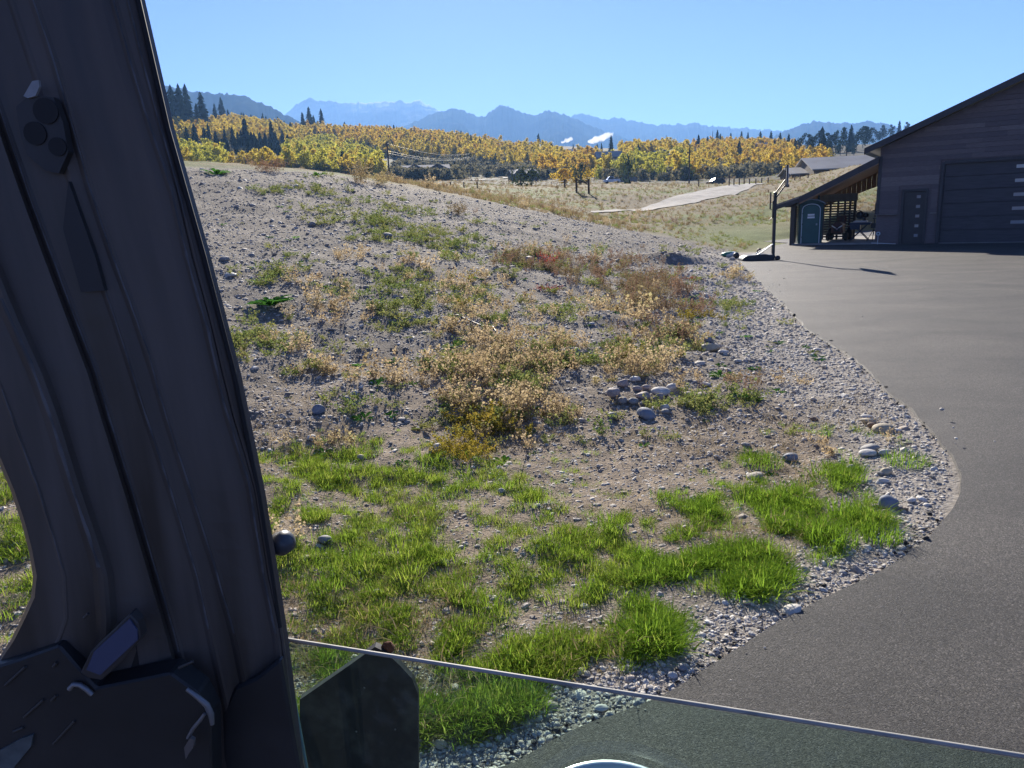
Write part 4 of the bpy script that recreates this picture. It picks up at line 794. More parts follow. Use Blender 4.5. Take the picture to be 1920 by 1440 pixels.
part('steering_wheel', MB().tube([sp(c0[0] + .17 * math.cos(a), c0[1] - .82 + .05 * math.sin(a), 1.02 + .16 * math.sin(a)) for a in np.linspace(0, 6.283, 15)], .015, 6).tube([sp(c0[0], c0[1] - .82, 1.02), sp(c0[0], c0[1] - .7, .8)], .02, 6), M_BLACK, yt)
# mitre saw on a blue folding stand
ws = empty('saw_stand', hp(-.95, -2.5, zS)); tag(ws, 'blue folding work stand with crossed legs under the mitre saw', 'saw stand')
M_BLUE = mat('blue_steel', (.02, .045, .10), .45); s0, o0 = -.92, -2.4
part('top', MB().box(sp(s0, o0, .80), (.95, .5, .12), ax=HAX), M_BLUE, ws, .015)
part('drawer_box', MB().box(sp(s0 - .22, o0, .64), (.45, .4, .22), ax=HAX), M_BLUE, ws, .015)
for a, bq in ((-.42, .3), (.42, -.3)):
    for d_ in (-.2, .2): part('leg', MB().tube([sp(s0 + a, o0 + d_, 0), sp(s0 + bq, o0 + d_, .75)], .022, 6), M_BLUE, ws)
part('foot_bar', MB().tube([sp(s0 - .42, o0 - .2, .02), sp(s0 - .42, o0 + .2, .02)], .022, 6).tube([sp(s0 + .42, o0 - .2, .02), sp(s0 + .42, o0 + .2, .02)], .022, 6), M_BLUE, ws)
ms = empty('mitre_saw', sp(s0, o0, .86)); tag(ms, 'dark mitre saw with a round blade guard standing on the blue stand', 'saw')
part('table', MB().box(sp(s0, o0, .90), (.62, .34, .08), ax=HAX), mat('cast_aluminium', (.4, .4, .4), .4, metal=.7), ms, .01)
part('arm', MB().hexa([sp(s0 + .1, o0 - .05, .94), sp(s0 + .24, o0 - .05, .94), sp(s0 + .24, o0 + .05, .94), sp(s0 + .1, o0 + .05, .94), sp(s0 + .02, o0 - .05, 1.22), sp(s0 + .2, o0 - .05, 1.25), sp(s0 + .2, o0 + .05, 1.25), sp(s0 + .02, o0 + .05, 1.22)]), M_BLACK, ms)
part('blade_guard', MB().lathe(sp(s0 - .04, o0 - .03, 1.20), [(0, 0), (.17, 0), (.19, .02), (.19, .05), (.17, .07), (0, .07)], 20, HN), M_BLACK, ms)
part('motor', MB().lathe(sp(s0 + .12, o0, 1.19), [(0, 0), (.10, 0), (.12, .06), (.12, .2), (.08, .26), (0, .26)], 14, HN + HU), M_BLACK, ms)
part('handle', MB().tube([sp(s0 - .16, o0 + .04, 1.28), sp(s0 - .22, o0 + .06, 1.40), sp(s0 - .08, o0 + .06, 1.44), sp(s0 + .04, o0 + .04, 1.36)], .022, 6), M_BLACK, ms)
lt = empty('work_light', hp(-.30, -1.6, zS)); tag(lt, 'thin dark tripod work light against the corner of the house', 'work light')
s0, o0 = -.22, -1.5
part('mast', MB().tube([sp(s0, o0, .3), sp(s0, o0, 1.75)], .022, 8), M_BLACK, lt)
for a in (0.3, 2.4, 4.5): part('leg', MB().tube([sp(s0 + .35 * math.cos(a), o0 + .35 * math.sin(a), 0), sp(s0, o0, .55)], .015, 6), M_BLACK, lt)
part('crossbar', MB().box(sp(s0 + .04, o0, 1.40), (.30, .05, .07), ax=HAX).box(sp(s0 + .04, o0, 1.05), (.22, .04, .05), ax=HAX), M_BLACK, lt)
part('lamp_head', MB().box(sp(s0, o0 + .05, .72), (.26, .12, .24), ax=HAX), M_BLACK, lt, .015)
hb = empty('hose_reel', hp(.16, .30, 0)); tag(hb, 'small pale round hose reel on a stake before the stone wall', 'hose reel')
part('disc', MB().lathe(hp(.16, .26, .50), [(.035, 0), (.085, 0), (.09, .02), (.085, .04), (.035, .04), (.035, 0)], 18, HN), mat('pale_blue_plastic', (.45, .55, .58), .4), hb)
part('hub', MB().lathe(hp(.16, .27, .50), [(0, 0), (.034, 0), (.034, .02), (0, .02)], 12, HN), M_BLACK, hb)
part('stake', MB().tube([hp(.16, .28, 0), hp(.16, .28, .42)], .014, 6), mat('pale_stake', (.5, .55, .55), .4), hb)
pp = MB().tube([hp(-.10, .32, .09), hp(.9, .32, .035)], .014, 6).obj('pipe', M_WHITE); tag(pp, 'thin pale pipe lying along the foot of the stone wall', 'pipe')
# ================================================================ CAB OF THE MACHINE (the photograph is taken from its seat)
M_PIL = mat('streaked_black_paint', (.022, .020, .021), .5, (.045, .041, .040), 7, 9, bump=.12, bscale=60, spec=.4, dist=.002)
M_EDGE = mat('ridge_highlight_paint', (.045, .047, .052), .55, (.11, .11, .115), 45, lo=.42, hi=.6)  # lighter tone painted in place of the ridge highlights
M_LOW = mat('black_cab_plastic', (.016, .016, .017), .55, (.028, .027, .028), 12, bump=.2, bscale=120, dist=.001)
M_BARE = mat('bare_metal', (.17, .17, .18), .5, (.26, .26, .27), 20, metal=.6)
cab = empty('machine_cab', (0, 0, 0)); tag(cab, 'black cab of the machine with door pillar and half open side glass', 'machine cab')
ROWS = [-260, -120, 0, 120, 240, 360, 480, 600, 700, 780, 860, 920, 980, 1030, 1080, 1120, 1160, 1200, 1260, 1330, 1400, 1480, 1600]
LN_ = {  # lines of the pillar, read off the photograph: row -> column
 'L0': [(-260, -470), (0, -340), (480, -180), (700, -90), (870, 0), (920, 20), (980, 40), (1030, 53), (1080, 62), (1120, 58), (1150, 45), (1200, 20), (1235, 0), (1320, -70), (1440, -180), (1600, -330)],
 'L1': [(-260, -420), (0, -290), (480, -100), (740, 7), (823, 37), (917, 72), (1000, 98), (1075, 120), (1160, 124), (1200, 110), (1330, 20), (1440, -60), (1600, -200)],
 'L2': [(-260, -330), (0, -220), (480, -30), (573, 7), (680, 57), (790, 97), (907, 133), (1008, 167), (1070, 187), (1190, 196), (1330, 150), (1440, 110), (1600, 60)],
 'L3': [(-260, -160), (0, -72), (207, 0), (300, 32), (400, 67), (480, 97), (613, 147), (690, 177), (777, 203), (920, 248), (1080, 295), (1190, 327), (1330, 362), (1440, 390), (1600, 430)],
 'L3b': [(-260, -40), (0, 20), (333, 130), (480, 173), (513, 187), (673, 240), (760, 267), (920, 320), (1080, 369), (1190, 393), (1330, 425), (1440, 447), (1600, 480)],
 'L4': [(-260, -25), (0, 62), (110, 100), (253, 140), (350, 167), (480, 211), (657, 277), (750, 302), (920, 357), (1080, 408), (1190, 439), (1330, 468), (1440, 488), (1600, 515)],
 'L5': [(-260, 135), (0, 213), (100, 240), (213, 273), (350, 320), (520, 360), (620, 390), (757, 420), (907, 467), (1080, 494), (1190, 517), (1330, 533), (1440, 545), (1600, 560)],
 'L5b': [(-260, 165), (0, 240), (110, 267), (200, 290), (350, 333), (520, 374), (620, 402), (757, 433), (907, 477), (1080, 505), (1190, 526), (1330, 541), (1440, 553), (1600, 568)],
 'R': [(-260, 214), (0, 272), (240, 327), (480, 395), (700, 452), (920, 497), (1080, 523), (1190, 540), (1320, 556), (1440, 570), (1600, 590)]}
def lx(k, y): return float(np.interp(y, [p[0] for p in LN_[k]], [p[1] for p in LN_[k]]))
def near(px, py, Y): return at(px, py, Y)
COLS = []      # (line, px offset, depth)
def colset(y):
    def bead(k, d, h=.0035, wpx=4.5): x = lx(k, y); return [(x - wpx, d), (x - wpx * .3, d - h), (x + wpx * .4, d - h), (x + wpx, d)]
    return ([(lx('L0', y), .475), (lx('L0', y) + 7, .463)] + bead('L1', .462, .0008, 5) + bead('L2', .465, .0022, 14) + [(lx('L2', y) + 26, .472)] + [(lx('L3', y) - 16, .478)] + bead('L3', .484, .0011, 9) + bead('L3b', .487, .0009, 8)
            + bead('L4', .490, .0012, 9) + [(lx('L5', y) - 24, .497)] + bead('L5', .499, .0012, 8) + bead('L5b', .500, .0008, 5) + [(lx('R', y) - 8, .5035), (lx('R', y), .508)])
V = []; nc = None
for y in ROWS:
    cs = colset(y); cs = [(max(x, cs[0][0] + i * 1.0), d) for i, (x, d) in enumerate(cs)]
    for i in range(1, len(cs)): cs[i] = (max(cs[i][0], cs[i - 1][0] + .8), cs[i][1])
    P = [near(x, y, d) for x, d in cs]; back = [O + (P[-1] - O) * 1.11 - np.array([.003, 0, 0]), O + (P[0] - O) * 1.11 + np.array([.003, 0, 0])]; row = P + back; nc = len(row); V += row
Fp = [(r * nc + c, r * nc + (c + 1) % nc, (r + 1) * nc + (c + 1) % nc, (r + 1) * nc + c) for r in range(len(ROWS) - 1) for c in range(nc)]
mb = MB().add(V, Fp); mb.add([V[i] for i in range(nc)], [tuple(range(nc))]); mb.add(V[-nc:], [tuple(range(nc))[::-1]])
o = mb.obj('door_pillar', M_PIL, cab)
fl = o.data.attributes.new('flow', 'FLOAT_VECTOR', 'POINT'); co = np.array([v.co[:] for v in o.data.vertices]); fx_, fy_, _k = project(co)
fl.data.foreach_set('vector', np.stack([(fx_ - np.interp(fy_, [p[0] for p in LN_['R']], [p[1] for p in LN_['R']])) * .011, fy_ * .0011, fx_ * 0], 1).astype(np.float32).ravel())
N = M_PIL.node_tree.nodes; L = M_PIL.node_tree.links; bs = N['Principled BSDF']; at3 = N.new('ShaderNodeAttribute'); at3.attribute_name = 'flow'
ns = N.new('ShaderNodeTexNoise'); ns.inputs['Scale'].default_value = 1.0; ns.inputs['Detail'].default_value = 4; ns.inputs['Roughness'].default_value = .5; L.new(at3.outputs['Vector'], ns.inputs['Vector'])
rs = N.new('ShaderNodeValToRGB'); rs.color_ramp.elements[0].position = .36; rs.color_ramp.elements[0].color = (.044, .037, .032, 1); rs.color_ramp.elements[1].position = .70; rs.color_ramp.elements[1].color = (.125, .105, .092, 1); L.new(ns.outputs['Fac'], rs.inputs[0]); L.new(rs.outputs[0], bs.inputs['Base Color'])  # soft lighter and darker bands running along the pillar
rr_ = N.new('ShaderNodeMapRange'); rr_.inputs[1].default_value = .35; rr_.inputs[2].default_value = .7; rr_.inputs[3].default_value = .34; rr_.inputs[4].default_value = .72; L.new(ns.outputs['Fac'], rr_.inputs[0]); L.new(rr_.outputs[0], bs.inputs['Roughness'])
# narrow raised strips, their paler colour standing in for highlights along the pillar ridges
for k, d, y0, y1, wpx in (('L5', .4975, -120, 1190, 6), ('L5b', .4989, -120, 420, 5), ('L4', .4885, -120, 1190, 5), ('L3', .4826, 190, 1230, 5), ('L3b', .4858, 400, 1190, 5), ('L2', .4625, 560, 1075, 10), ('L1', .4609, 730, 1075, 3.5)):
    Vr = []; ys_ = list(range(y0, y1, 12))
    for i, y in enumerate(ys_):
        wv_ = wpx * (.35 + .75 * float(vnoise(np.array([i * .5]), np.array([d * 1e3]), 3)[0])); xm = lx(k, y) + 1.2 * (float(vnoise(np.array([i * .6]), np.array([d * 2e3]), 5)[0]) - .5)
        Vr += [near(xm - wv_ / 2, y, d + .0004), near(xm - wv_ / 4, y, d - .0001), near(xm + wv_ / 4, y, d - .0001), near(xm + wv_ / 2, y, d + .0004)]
    MB().add(Vr, [(4 * i + c_, 4 * i + c_ + 1, 4 * i + c_ + 5, 4 * i + c_ + 4) for i in range(len(ys_) - 1) for c_ in range(3)], True).obj('ridge_highlight', M_EDGE, cab)
def plate(name, pts, d, th, m, parent=cab, dd=None, bevel=0):   # flat plate through points of the picture, with real thickness
    P = [near(x, y, d if dd is None else dd[i]) for i, (x, y) in enumerate(pts)]; return MB().prism(P, np.array([0, th, 0])).obj(name, m, parent, bevel)
# bracket with three holes near the top
br = plate('bracket', [(30, 200), (55, 178), (100, 182), (118, 230), (128, 285), (110, 325), (85, 320), (50, 290), (38, 250)], .4795, .006, mat('bracket_steel', (.026, .026, .028), .55, (.036, .035, .036), 30, bump=.2, bscale=90, dist=.001))
for x, y, r in ((85, 208, 22), (65, 250, 20), (107, 275, 16)):
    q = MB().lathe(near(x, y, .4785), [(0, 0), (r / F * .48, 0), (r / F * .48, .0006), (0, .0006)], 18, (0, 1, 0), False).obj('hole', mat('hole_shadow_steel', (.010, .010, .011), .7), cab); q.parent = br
q = plate('worn_patch', [(44, 180), (60, 152), (72, 150), (74, 162), (66, 180), (52, 184)], .4775, .002, mat('worn_paint', (.20, .21, .22), .5, (.3, .31, .32), 60)); q.parent = br
plate('side_panel', [(128, 340), (178, 480), (196, 545), (152, 548), (118, 430)], .4815, .004, mat('grey_panel_plastic', (.026, .026, .028), .6))
plate('side_panel', [(196, 1080), (225, 1090), (255, 1200), (262, 1260), (190, 1270), (170, 1210)], .474, .004, mat('brown_panel_plastic', (.022, .019, .019), .6))
# latch plate, the sky's reflection put into its blue colour
lp = plate('latch_plate', [(150, 1262), (170, 1222), (243, 1152), (258, 1168), (264, 1198), (232, 1238), (190, 1276), (165, 1272)], .4505, .010, mat('latch_case', (.04, .036, .036), .5), bevel=.0008)
q = plate('latch_face', [(162, 1256), (176, 1222), (242, 1161), (257, 1182), (258, 1200), (188, 1266)], .4490, .0012, mat('sky_reflection_blue', (.10, .13, .26), .25, metal=.6)); q.parent = lp
MB().tube([near(x, y, .452) for x, y in [(130, 1292), (138, 1283), (150, 1284), (162, 1292), (173, 1302)]], .0018, 8).obj('hook', M_BARE, cab)
# sloping lower console with its bits of hardware
plate('lower_panel', [(-260, 1330), (40, 1235), (110, 1210), (180, 1290), (320, 1262), (372, 1300), (395, 1345), (402, 1700), (-260, 1700)], .4545, .02, M_LOW, bevel=.0015)
plate('lower_post', [(415, 1340), (440, 1290), (480, 1272), (526, 1236), (562, 1440), (580, 1700), (420, 1700)], .486, .008, M_LOW, bevel=.002)
MB().tube([near(x, y, .446) for x, y in [(350, 1292), (372, 1308), (388, 1322), (396, 1340), (398, 1358)]], [.0014, .0018, .0022, .0022, .0016], 8).obj('latch_lever', M_BARE, cab)
MB().tube([near(x, y, .444) for x, y in [(384, 1338), (374, 1352), (362, 1366), (352, 1384)]], [.0012, .0014, .0014, .0012], 8).obj('latch_rod', M_BARE, cab)
plate('latch_tab', [(345, 1402), (356, 1384), (364, 1388), (362, 1402), (352, 1416), (348, 1424)], .441, .003, mat('tan_worn_metal', (.13, .11, .10), .5))
for a, bq in (((25, 1372), (44, 1364)), ((45, 1345), (82, 1312)), ((96, 1314), (106, 1304)), ((10, 1285), (48, 1250)), ((335, 1252), (362, 1240)), ((100, 1395), (140, 1352)), ((100, 1250), (106, 1242)), ((158, 1158), (166, 1150))):
    MB().tube([near(*a, .4538 if a[1] > 1270 else .4535), near(*bq, .4538 if a[1] > 1270 else .4535)], .0011, 6).obj('hinge_rod', mat('dull_metal', (.06, .057, .055), .55, metal=.3), cab)
plate('scuffed_plate', [(-5, 1410), (40, 1385), (62, 1378), (58, 1400), (25, 1440), (-5, 1450)], .4525, .002, mat('scuffed_plastic', (.05, .065, .07), .6, (.10, .12, .125), 90))
kb = MB().lathe(near(526, 1020, .525), [(.0, -.006), (.007, -.006), (.0095, 0), (.0085, .008), (.004, .011), (0, .011)], 16, (.8, -.35, .5)).obj('door_knob', mat('grey_knob_plastic', (.045, .052, .062), .45), cab)
MB().tube([near(lx('R', y) - 13, y, .5005) for y in range(-120, 1190, 24)], .0017, 6).obj('rubber_seal', mat('door_seal_rubber', (.008, .008, .009), .75), cab)
# half open side glass, greenish, with its ground edge
GT0 = near(531, 1196, .545); GT1 = gr(1990, 1426, GT0[2]); gdir = GT1 - GT0; gdir /= np.linalg.norm(gdir); gno = np.cross(gdir, HZ)
GT1 = GT0 + gdir * (np.linalg.norm(GT1 - GT0) + .25)
mgl = bpy.data.materials.new('tinted_glass'); mgl.use_nodes = True; N = mgl.node_tree.nodes; L = mgl.node_tree.links; N.clear()
out = N.new('ShaderNodeOutputMaterial'); tr = N.new('ShaderNodeBsdfTransparent'); tr.inputs[0].default_value = (.64, .83, .76, 1); gl = N.new('ShaderNodeBsdfGlossy'); gl.inputs['Roughness'].default_value = .04
ms_ = N.new('ShaderNodeMixShader'); ms_.inputs[0].default_value = .05; L.new(tr.outputs[0], ms_.inputs[1]); L.new(gl.outputs[0], ms_.inputs[2])
df = N.new('ShaderNodeBsdfDiffuse'); df.inputs[0].default_value = (.5, .55, .5, 1); tcg = N.new('ShaderNodeTexCoord'); ng = N.new('ShaderNodeTexNoise'); ng.inputs['Scale'].default_value = 60; ng.inputs['Detail'].default_value = 8; L.new(tcg.outputs['Object'], ng.inputs['Vector'])
rg = N.new('ShaderNodeValToRGB'); rg.color_ramp.elements[0].position = .5; rg.color_ramp.elements[0].color = (.015, .015, .015, 1); rg.color_ramp.elements[1].position = .8; rg.color_ramp.elements[1].color = (.10, .10, .10, 1); L.new(ng.outputs['Fac'], rg.inputs[0])
m2_ = N.new('ShaderNodeMixShader'); L.new(rg.outputs[0], m2_.inputs[0]); L.new(ms_.outputs[0], m2_.inputs[1]); L.new(df.outputs[0], m2_.inputs[2]); L.new(m2_.outputs[0], out.inputs[0])
a_, b_ = GT0 - HZ * .0032, GT1 - HZ * .0032
MB().add([a_, b_, b_ - HZ * .5, a_ - HZ * .5 + gdir * .03], [(0, 1, 2, 3)]).obj('window_glass', mgl, cab)
MB().tube([GT0 - gdir * .002 - HZ * .001, GT0 + gdir * .02 - HZ * .001, GT1 - HZ * .001], .0016, 8).obj('glass_edge', mat('ground_glass_edge', (.34, .33, .30), .6, (.20, .205, .19), 40, lo=.45, hi=.7), cab)
MB().tube([GT0 - HZ * .004, GT0 - HZ * .5 + gdir * .03], .0016, 6).obj('glass_side_edge', mat('green_glass_edge', (.16, .28, .26), .3), cab)
MB().box(GT0 - HZ * .004 - gdir * .003, (.008, .006, .010), ax=(gdir, gno, HZ)).obj('glass_clip', mat('pale_clip', (.42, .39, .34), .5), cab, .001)
# steel guard plate outside the glass, rusty bolt at its tip
M_GUARD = mat('dirty_black_steel', (.018, .018, .017), .55, (.085, .08, .066), 26, 10, bump=.25, bscale=60, dist=.002, lo=.48, hi=.78)
gp = plate('guard_plate', [(562, 1312), (640, 1258), (703, 1213), (722, 1222), (748, 1246), (772, 1272), (784, 1302), (785, 1700), (560, 1700)], .90, .012, M_GUARD)
Vq, Fq = ico(2, 17, (.8, .5, .95), .45); bo = link('rusty_bolt', np_mesh('rusty_bolt', Vq * .026, Fq, [mat('rust', (.10, .035, .018), .95, (.22, .10, .05), 60, bump=.6, bscale=200)]), cab); bo.location = near(727, 1214, .91); bo.rotation_euler = (.3, .5, .2)
for x, y in ((683, 1290), (668, 1372), (741, 1368)):
    MB().lathe(near(x, y, .8985), [(0, 0), (.0018, 0), (.0012, .001), (0, .001)], 5, (0, 1, 0)).obj('mud_spot', mat('dried_mud', (.20, .19, .16), .9), cab).parent = gp
# round mirror with a polished rim, low in front of the glass
rc = at(1152, 1576, .44); rm = empty('round_mirror', rc); tag(rm, 'round mirror with bright polished rim before the side glass', 'mirror')
nrm = np.array([0, -.10, .995]); R_ = .0725
part('rim', MB().lathe(rc, [(R_ - .010, -.004), (R_ - .0065, .001), (R_ - .003, .0022), (R_, 0), (R_ + .0005, -.004), (R_ - .001, -.012), (R_ - .008, -.016), (R_ - .010, -.004)], 56, nrm), mat('polished_steel', (.82, .83, .86), .30, metal=1.0), rm)
part('mirror_glass', MB().lathe(rc, [(0, -.008), (R_ * .5, -.006), (R_ - .0095, -.0045)], 48, nrm), mat('dark_mirror_glass', (.03, .034, .042), .35), rm)
part('housing', MB().lathe(rc, [(R_ - .002, -.012), (R_ * .8, -.03), (R_ * .3, -.045), (0, -.045)], 40, nrm), M_LOW, rm)
part('stem', MB().tube([rc - nrm * .044, rc - nrm * .15, rc - nrm * .25 + np.array([0, -.1, 0])], .008, 8), M_LOW, rm)

# ================================================================ STONES one can tell apart
STONES = [  # px, py (foot), width px, aspect, colour key, label
 (1214, 786, 38, .58, 'blue', 'rounded blue grey boulder lying alone in front of the stone heap'),
 (1148, 788, 24, .62, 'grey', 'small rounded grey stone left of the lone blue grey boulder'),
 (1151, 745, 28, .72, 'warm', 'pale pointed stone at the left end of the stone heap'), (1169, 727, 24, .7, 'warm', 'pinkish stone leaning behind the pointed stone of the heap'), (1192, 716, 22, .5, 'pale', 'flat topped pale stone behind the stone heap by dry weeds'),
 (1207, 749, 27, .62, 'warm', 'squarish warm grey stone in the middle of the stone heap'), (1212, 732, 18, .6, 'warm', 'small stone on top of the squarish stone in the heap'), (1196, 734, 18, .55, 'warm', 'small warm stone between pointed and squarish stones of the heap'), (1168, 757, 18, .8, 'grey', 'dull upright stone below the pointed stone of the heap'), (1189, 758, 20, .6, 'grey', 'low grey stone below the squarish stone of the heap'), (1205, 760, 11, .8, 'grey', 'tiny round stone at the foot of the squarish stone'),
 (1240, 743, 36, .5, 'pale', 'long pale slanting slab in the stone heap'), (1236, 753, 22, .75, 'warm', 'upright stone in front of the slanting slab of the heap'), (1265, 736, 27, .6, 'pale', 'broad pale stone at the right of the slanting slab'), (1247, 768, 18, .6, 'pale', 'small pale stone at the front of the stone heap'), (1248, 776, 18, .5, 'grey', 'flat grey stone next to the lone boulder'), (1292, 745, 20, .5, 'warm', 'flat warm stone at the right end of the stone heap'), (1317, 746, 20, .5, 'warm', 'outermost flat stone right of the stone heap'), (1290, 762, 18, .5, 'grey', 'low stone half hidden by weeds right of the heap'), (1298, 756, 22, .4, 'pale', 'long thin stone under the right end of the heap'), (1324, 724, 20, .35, 'pale', 'thin pale flat stone beyond the heap near the leafy plant'),
 (1328, 641, 16, .62, 'blue', 'smooth blue grey stone standing just beyond the flat tan slab'), (1332, 660, 38, .45, 'tan', 'long flat tan stone resting on gravel left of the driveway'), (1345, 655, 17, .6, 'warm', 'round mauve stone leaning on the flat tan stone'), (1358, 664, 20, .4, 'pale', 'thin pale slab at the right end of the flat tan stone'),
 (1660, 811, 34, .42, 'tan', 'long yellowish stone by the curve of the driveway'), (1631, 795, 26, .35, 'tan', 'flat tan stone behind the long yellowish stone'), (1636, 802, 15, .6, 'brown', 'brown rounded stone wedged against the long yellowish stone'), (1684, 810, 14, .4, 'pale', 'small white flat stone right of the long yellowish stone'), (1627, 785, 20, .3, 'pale', 'thin pale stone farthest along the driveway curve'), (1528, 789, 14, .5, 'brown', 'small brown stone at the edge of the green patch'),
 (1634, 849, 30, .45, 'grey', 'flat grey stone left of the bright grass tuft'), (1630, 856, 28, .4, 'pale', 'pale flat stone in front of the flat grey stone'), (1660, 854, 20, .5, 'pale', 'round pale stone touching the bright grass tuft'), (1484, 866, 27, .55, 'blue', 'smooth grey blue stone among dry grass beside a green tuft'), (1597, 880, 15, .5, 'grey', 'small dark grey stone above the lush tufts'), (1664, 891, 19, .6, 'tan', 'tan stone on the bare soil below the bright tuft'), (1653, 892, 12, .6, 'grey', 'little grey stone left of the tan stone'), (1659, 906, 20, .4, 'pale', 'pair of thin pale stones on bare soil'), (1668, 954, 33, .66, 'blue', 'blocky blue grey stone near the driveway curve'), (1659, 963, 12, .5, 'warm', 'small stone under the blocky blue grey stone'), (1711, 942, 18, .4, 'pale', 'flat whitish stone right of the blocky stone'), (1696, 959, 14, .5, 'brown', 'brown stone in the shade of the blocky stone'),
 (597, 777, 25, .8, 'blue', 'upright dark grey stone on the open gravel'), (820, 847, 22, .72, 'pale', 'pale egg shaped stone at the top of the green grass'), (812, 852, 17, .6, 'grey', 'grey stone tucked under the pale egg shaped stone'), (582, 825, 18, .5, 'pale', 'low pale stone in the gravel by the pillar'), (607, 1020, 26, .55, 'grey', 'mossy grey stone in the grass by the door knob'), (941, 925, 14, .7, 'pale', 'small white round stone on bare earth near the bent stalk'), (676, 862, 16, .6, 'tan', 'tan stone among straw left of the leafy grass'), (706, 1115, 16, .6, 'grey', 'dark stone in the sparse grass'),
 (690, 1405, 22, .8, 'tan', 'rounded tan stone seen through the glass'), (826, 1405, 22, .7, 'tan', 'yellowish pebble behind the glass by the guard plate'), (1128, 1335, 24, .4, 'pale', 'flat white stone behind the glass at the gravel edge'), (1280, 1258, 18, .6, 'grey', 'grey pebble at the asphalt edge above the glass'), (1262, 1272, 16, .6, 'pale', 'pale pebble next to the grey one at the asphalt edge'),
 (585, 425, 14, .7, 'grey', 'lone dark rock high on the gravel mound'), (505, 535, 11, .7, 'grey', 'grey rock behind the large leafy plant'), (420, 490, 18, .5, 'grey', 'dark flat rock on the mound beside the pillar'), (430, 519, 22, .4, 'pale', 'pale flat rock on the mound beside the pillar'), (726, 445, 18, .5, 'grey', 'dark clod on the mound below the green creeper'), (1160, 492, 10, .7, 'grey', 'small rock in front of the low gravel bank'), (1238, 515, 12, .6, 'grey', 'grey rock on the low gravel bank'), (1110, 610, 12, .5, 'pale', 'pale rock among the middle weeds'), (1373, 488, 10, .7, 'pale', 'pale rock below the dark ball')]
KEY = {'blue': (.135, .15, .175), 'grey': (.17, .165, .155), 'warm': (.235, .195, .175), 'pale': (.36, .345, .315), 'tan': (.30, .255, .175), 'brown': (.14, .09, .06)}
M_ST = {k: mat(f'{k}_stone', v, .75, tuple(min(.6, q * 1.5) for q in v), 9, 6, bump=.4, bscale=35, dist=.006) for k, v in KEY.items()}
r_ = np.random.default_rng(77)
for i, (px, py, wd, asp, key, lab) in enumerate(STONES):
    P = hit(px, py); dd = float(np.linalg.norm(P - O)); W_ = wd / F * dd * 1.06; Vq, Fq = ico(3, 300 + i, (1, r_.uniform(.62, .85), min(.8, asp * 1.05)), .05)
    Vq = Vq * W_; low = Vq[:, 2].min(); o = link('stone', np_mesh('stone', Vq, Fq, [M_ST[key]], smooth=True)); o.location = P + np.array([0, W_ * .2, -low * .72]); o.rotation_euler = (r_.normal(0, .12), r_.normal(0, .12), r_.normal(0, .35))
    tag(o, lab, 'stone', 'loose stones on the gravel and grass')

# ================================================================ PLANTS one can tell apart
def plant(name, cat, V_F, m, px, py, s, lab, rz=None, group=None):
    P = hit(px, py); o = link(name, np_mesh(name, V_F[0], V_F[1], [m])); o.location = P; o.scale = (s, s, s); o.rotation_euler = (0, 0, r_.uniform(0, 6.28) if rz is None else rz); tag(o, lab, cat, group); return o
plant('leafy_plant', 'plant', rosette(40, .30, 5, .30, .9), M_BROAD, 508, 573, 1.0, 'large bright green broad leaved plant low on the left of the mound')
plant('leafy_plant', 'plant', rosette(30, .30, 6, .3, .8), M_BROAD, 405, 327, 1.5, 'green leafy plant on the crest of the mound against the trees')
plant('leafy_plant', 'plant', rosette(20, .26, 8, .35, .7), M_BROAD, 597, 329, 1.3, 'dark green leafy plant on the mound crest right of the red shrub')
plant('leafy_plant', 'plant', rosette(12, .14, 9, .42, .8), M_BROAD, 1352, 707, 1.0, 'glossy leafy plant above the rusty weeds near the stone heap'); plant('leafy_plant', 'plant', rosette(14, .13, 10, .42, .5), M_BROAD, 1380, 745, 1.0, 'flat leafy rosette right of the stone heap'); plant('leafy_plant', 'plant', rosette(12, .12, 11, .42, .5), M_BROAD, 1414, 750, 1.0, 'smaller leafy rosette nearest the gravel strip right of the heap')
plant('leafy_plant', 'plant', rosette(12, .13, 12, .42, .8), M_BROAD, 838, 474, 1.4, 'bright leafy plant halfway up the mound under the green creeper')
plant('leafy_plant', 'plant', rosette(14, .16, 13, .4, .8), M_BROAD, 806, 695, 1.0, 'bright green plant left of the tallest tan weeds'); plant('leafy_plant', 'plant', rosette(14, .14, 14, .4, .7), M_BROAD, 1185, 560, 1.1, 'small bright plant at the left of the brown weeds')
plant('grass_tussock', 'grass', blades(190, .15, .12, 61, .0024, .9), M_LUSH, 1650, 1012, 1.0, 'spiky bright green grass tussock nearest the driveway curve')
plant('grass_tussock', 'grass', blades(190, .15, .16, 62, .0024, .8), M_LUSH, 1560, 1018, 1.0, 'broad lush grass tussock left of the spiky one')
plant('grass_tussock', 'grass', blades(190, .11, .17, 63, .0024, 1.0), M_LUSH, 1697, 868, 1.0, 'bright grass tuft beside the flat grey stones at the driveway curve')
plant('grass_tussock', 'grass', blades(190, .11, .18, 64, .0024, .9), M_GRASS, 1427, 872, 1.0, 'green grass tuft left of the smooth grey blue stone')
plant('grass_tussock', 'grass', blades(170, .13, .14, 65, .0024, .8), M_LUSH, 1580, 965, 1.0, 'dark based tussock behind the two lush tussocks')
plant('grass_tussock', 'grass', blades(150, .11, .13, 66, .0022, .8), M_GRASS, 1136, 988, 1.0, 'round green tuft on the bare ground right of centre')
plant('grass_tussock', 'grass', blades(150, .12, .12, 67, .0022, .8), M_GRASS, 752, 1042, 1.0, 'dark green tuft on bare soil by the twiggy brown patch')
plant('grass_tussock', 'grass', blades(150, .10, .15, 68, .0022, .9), M_GRASS, 1000, 942, 1.0, 'low tuft at the foot of the bent stalk')
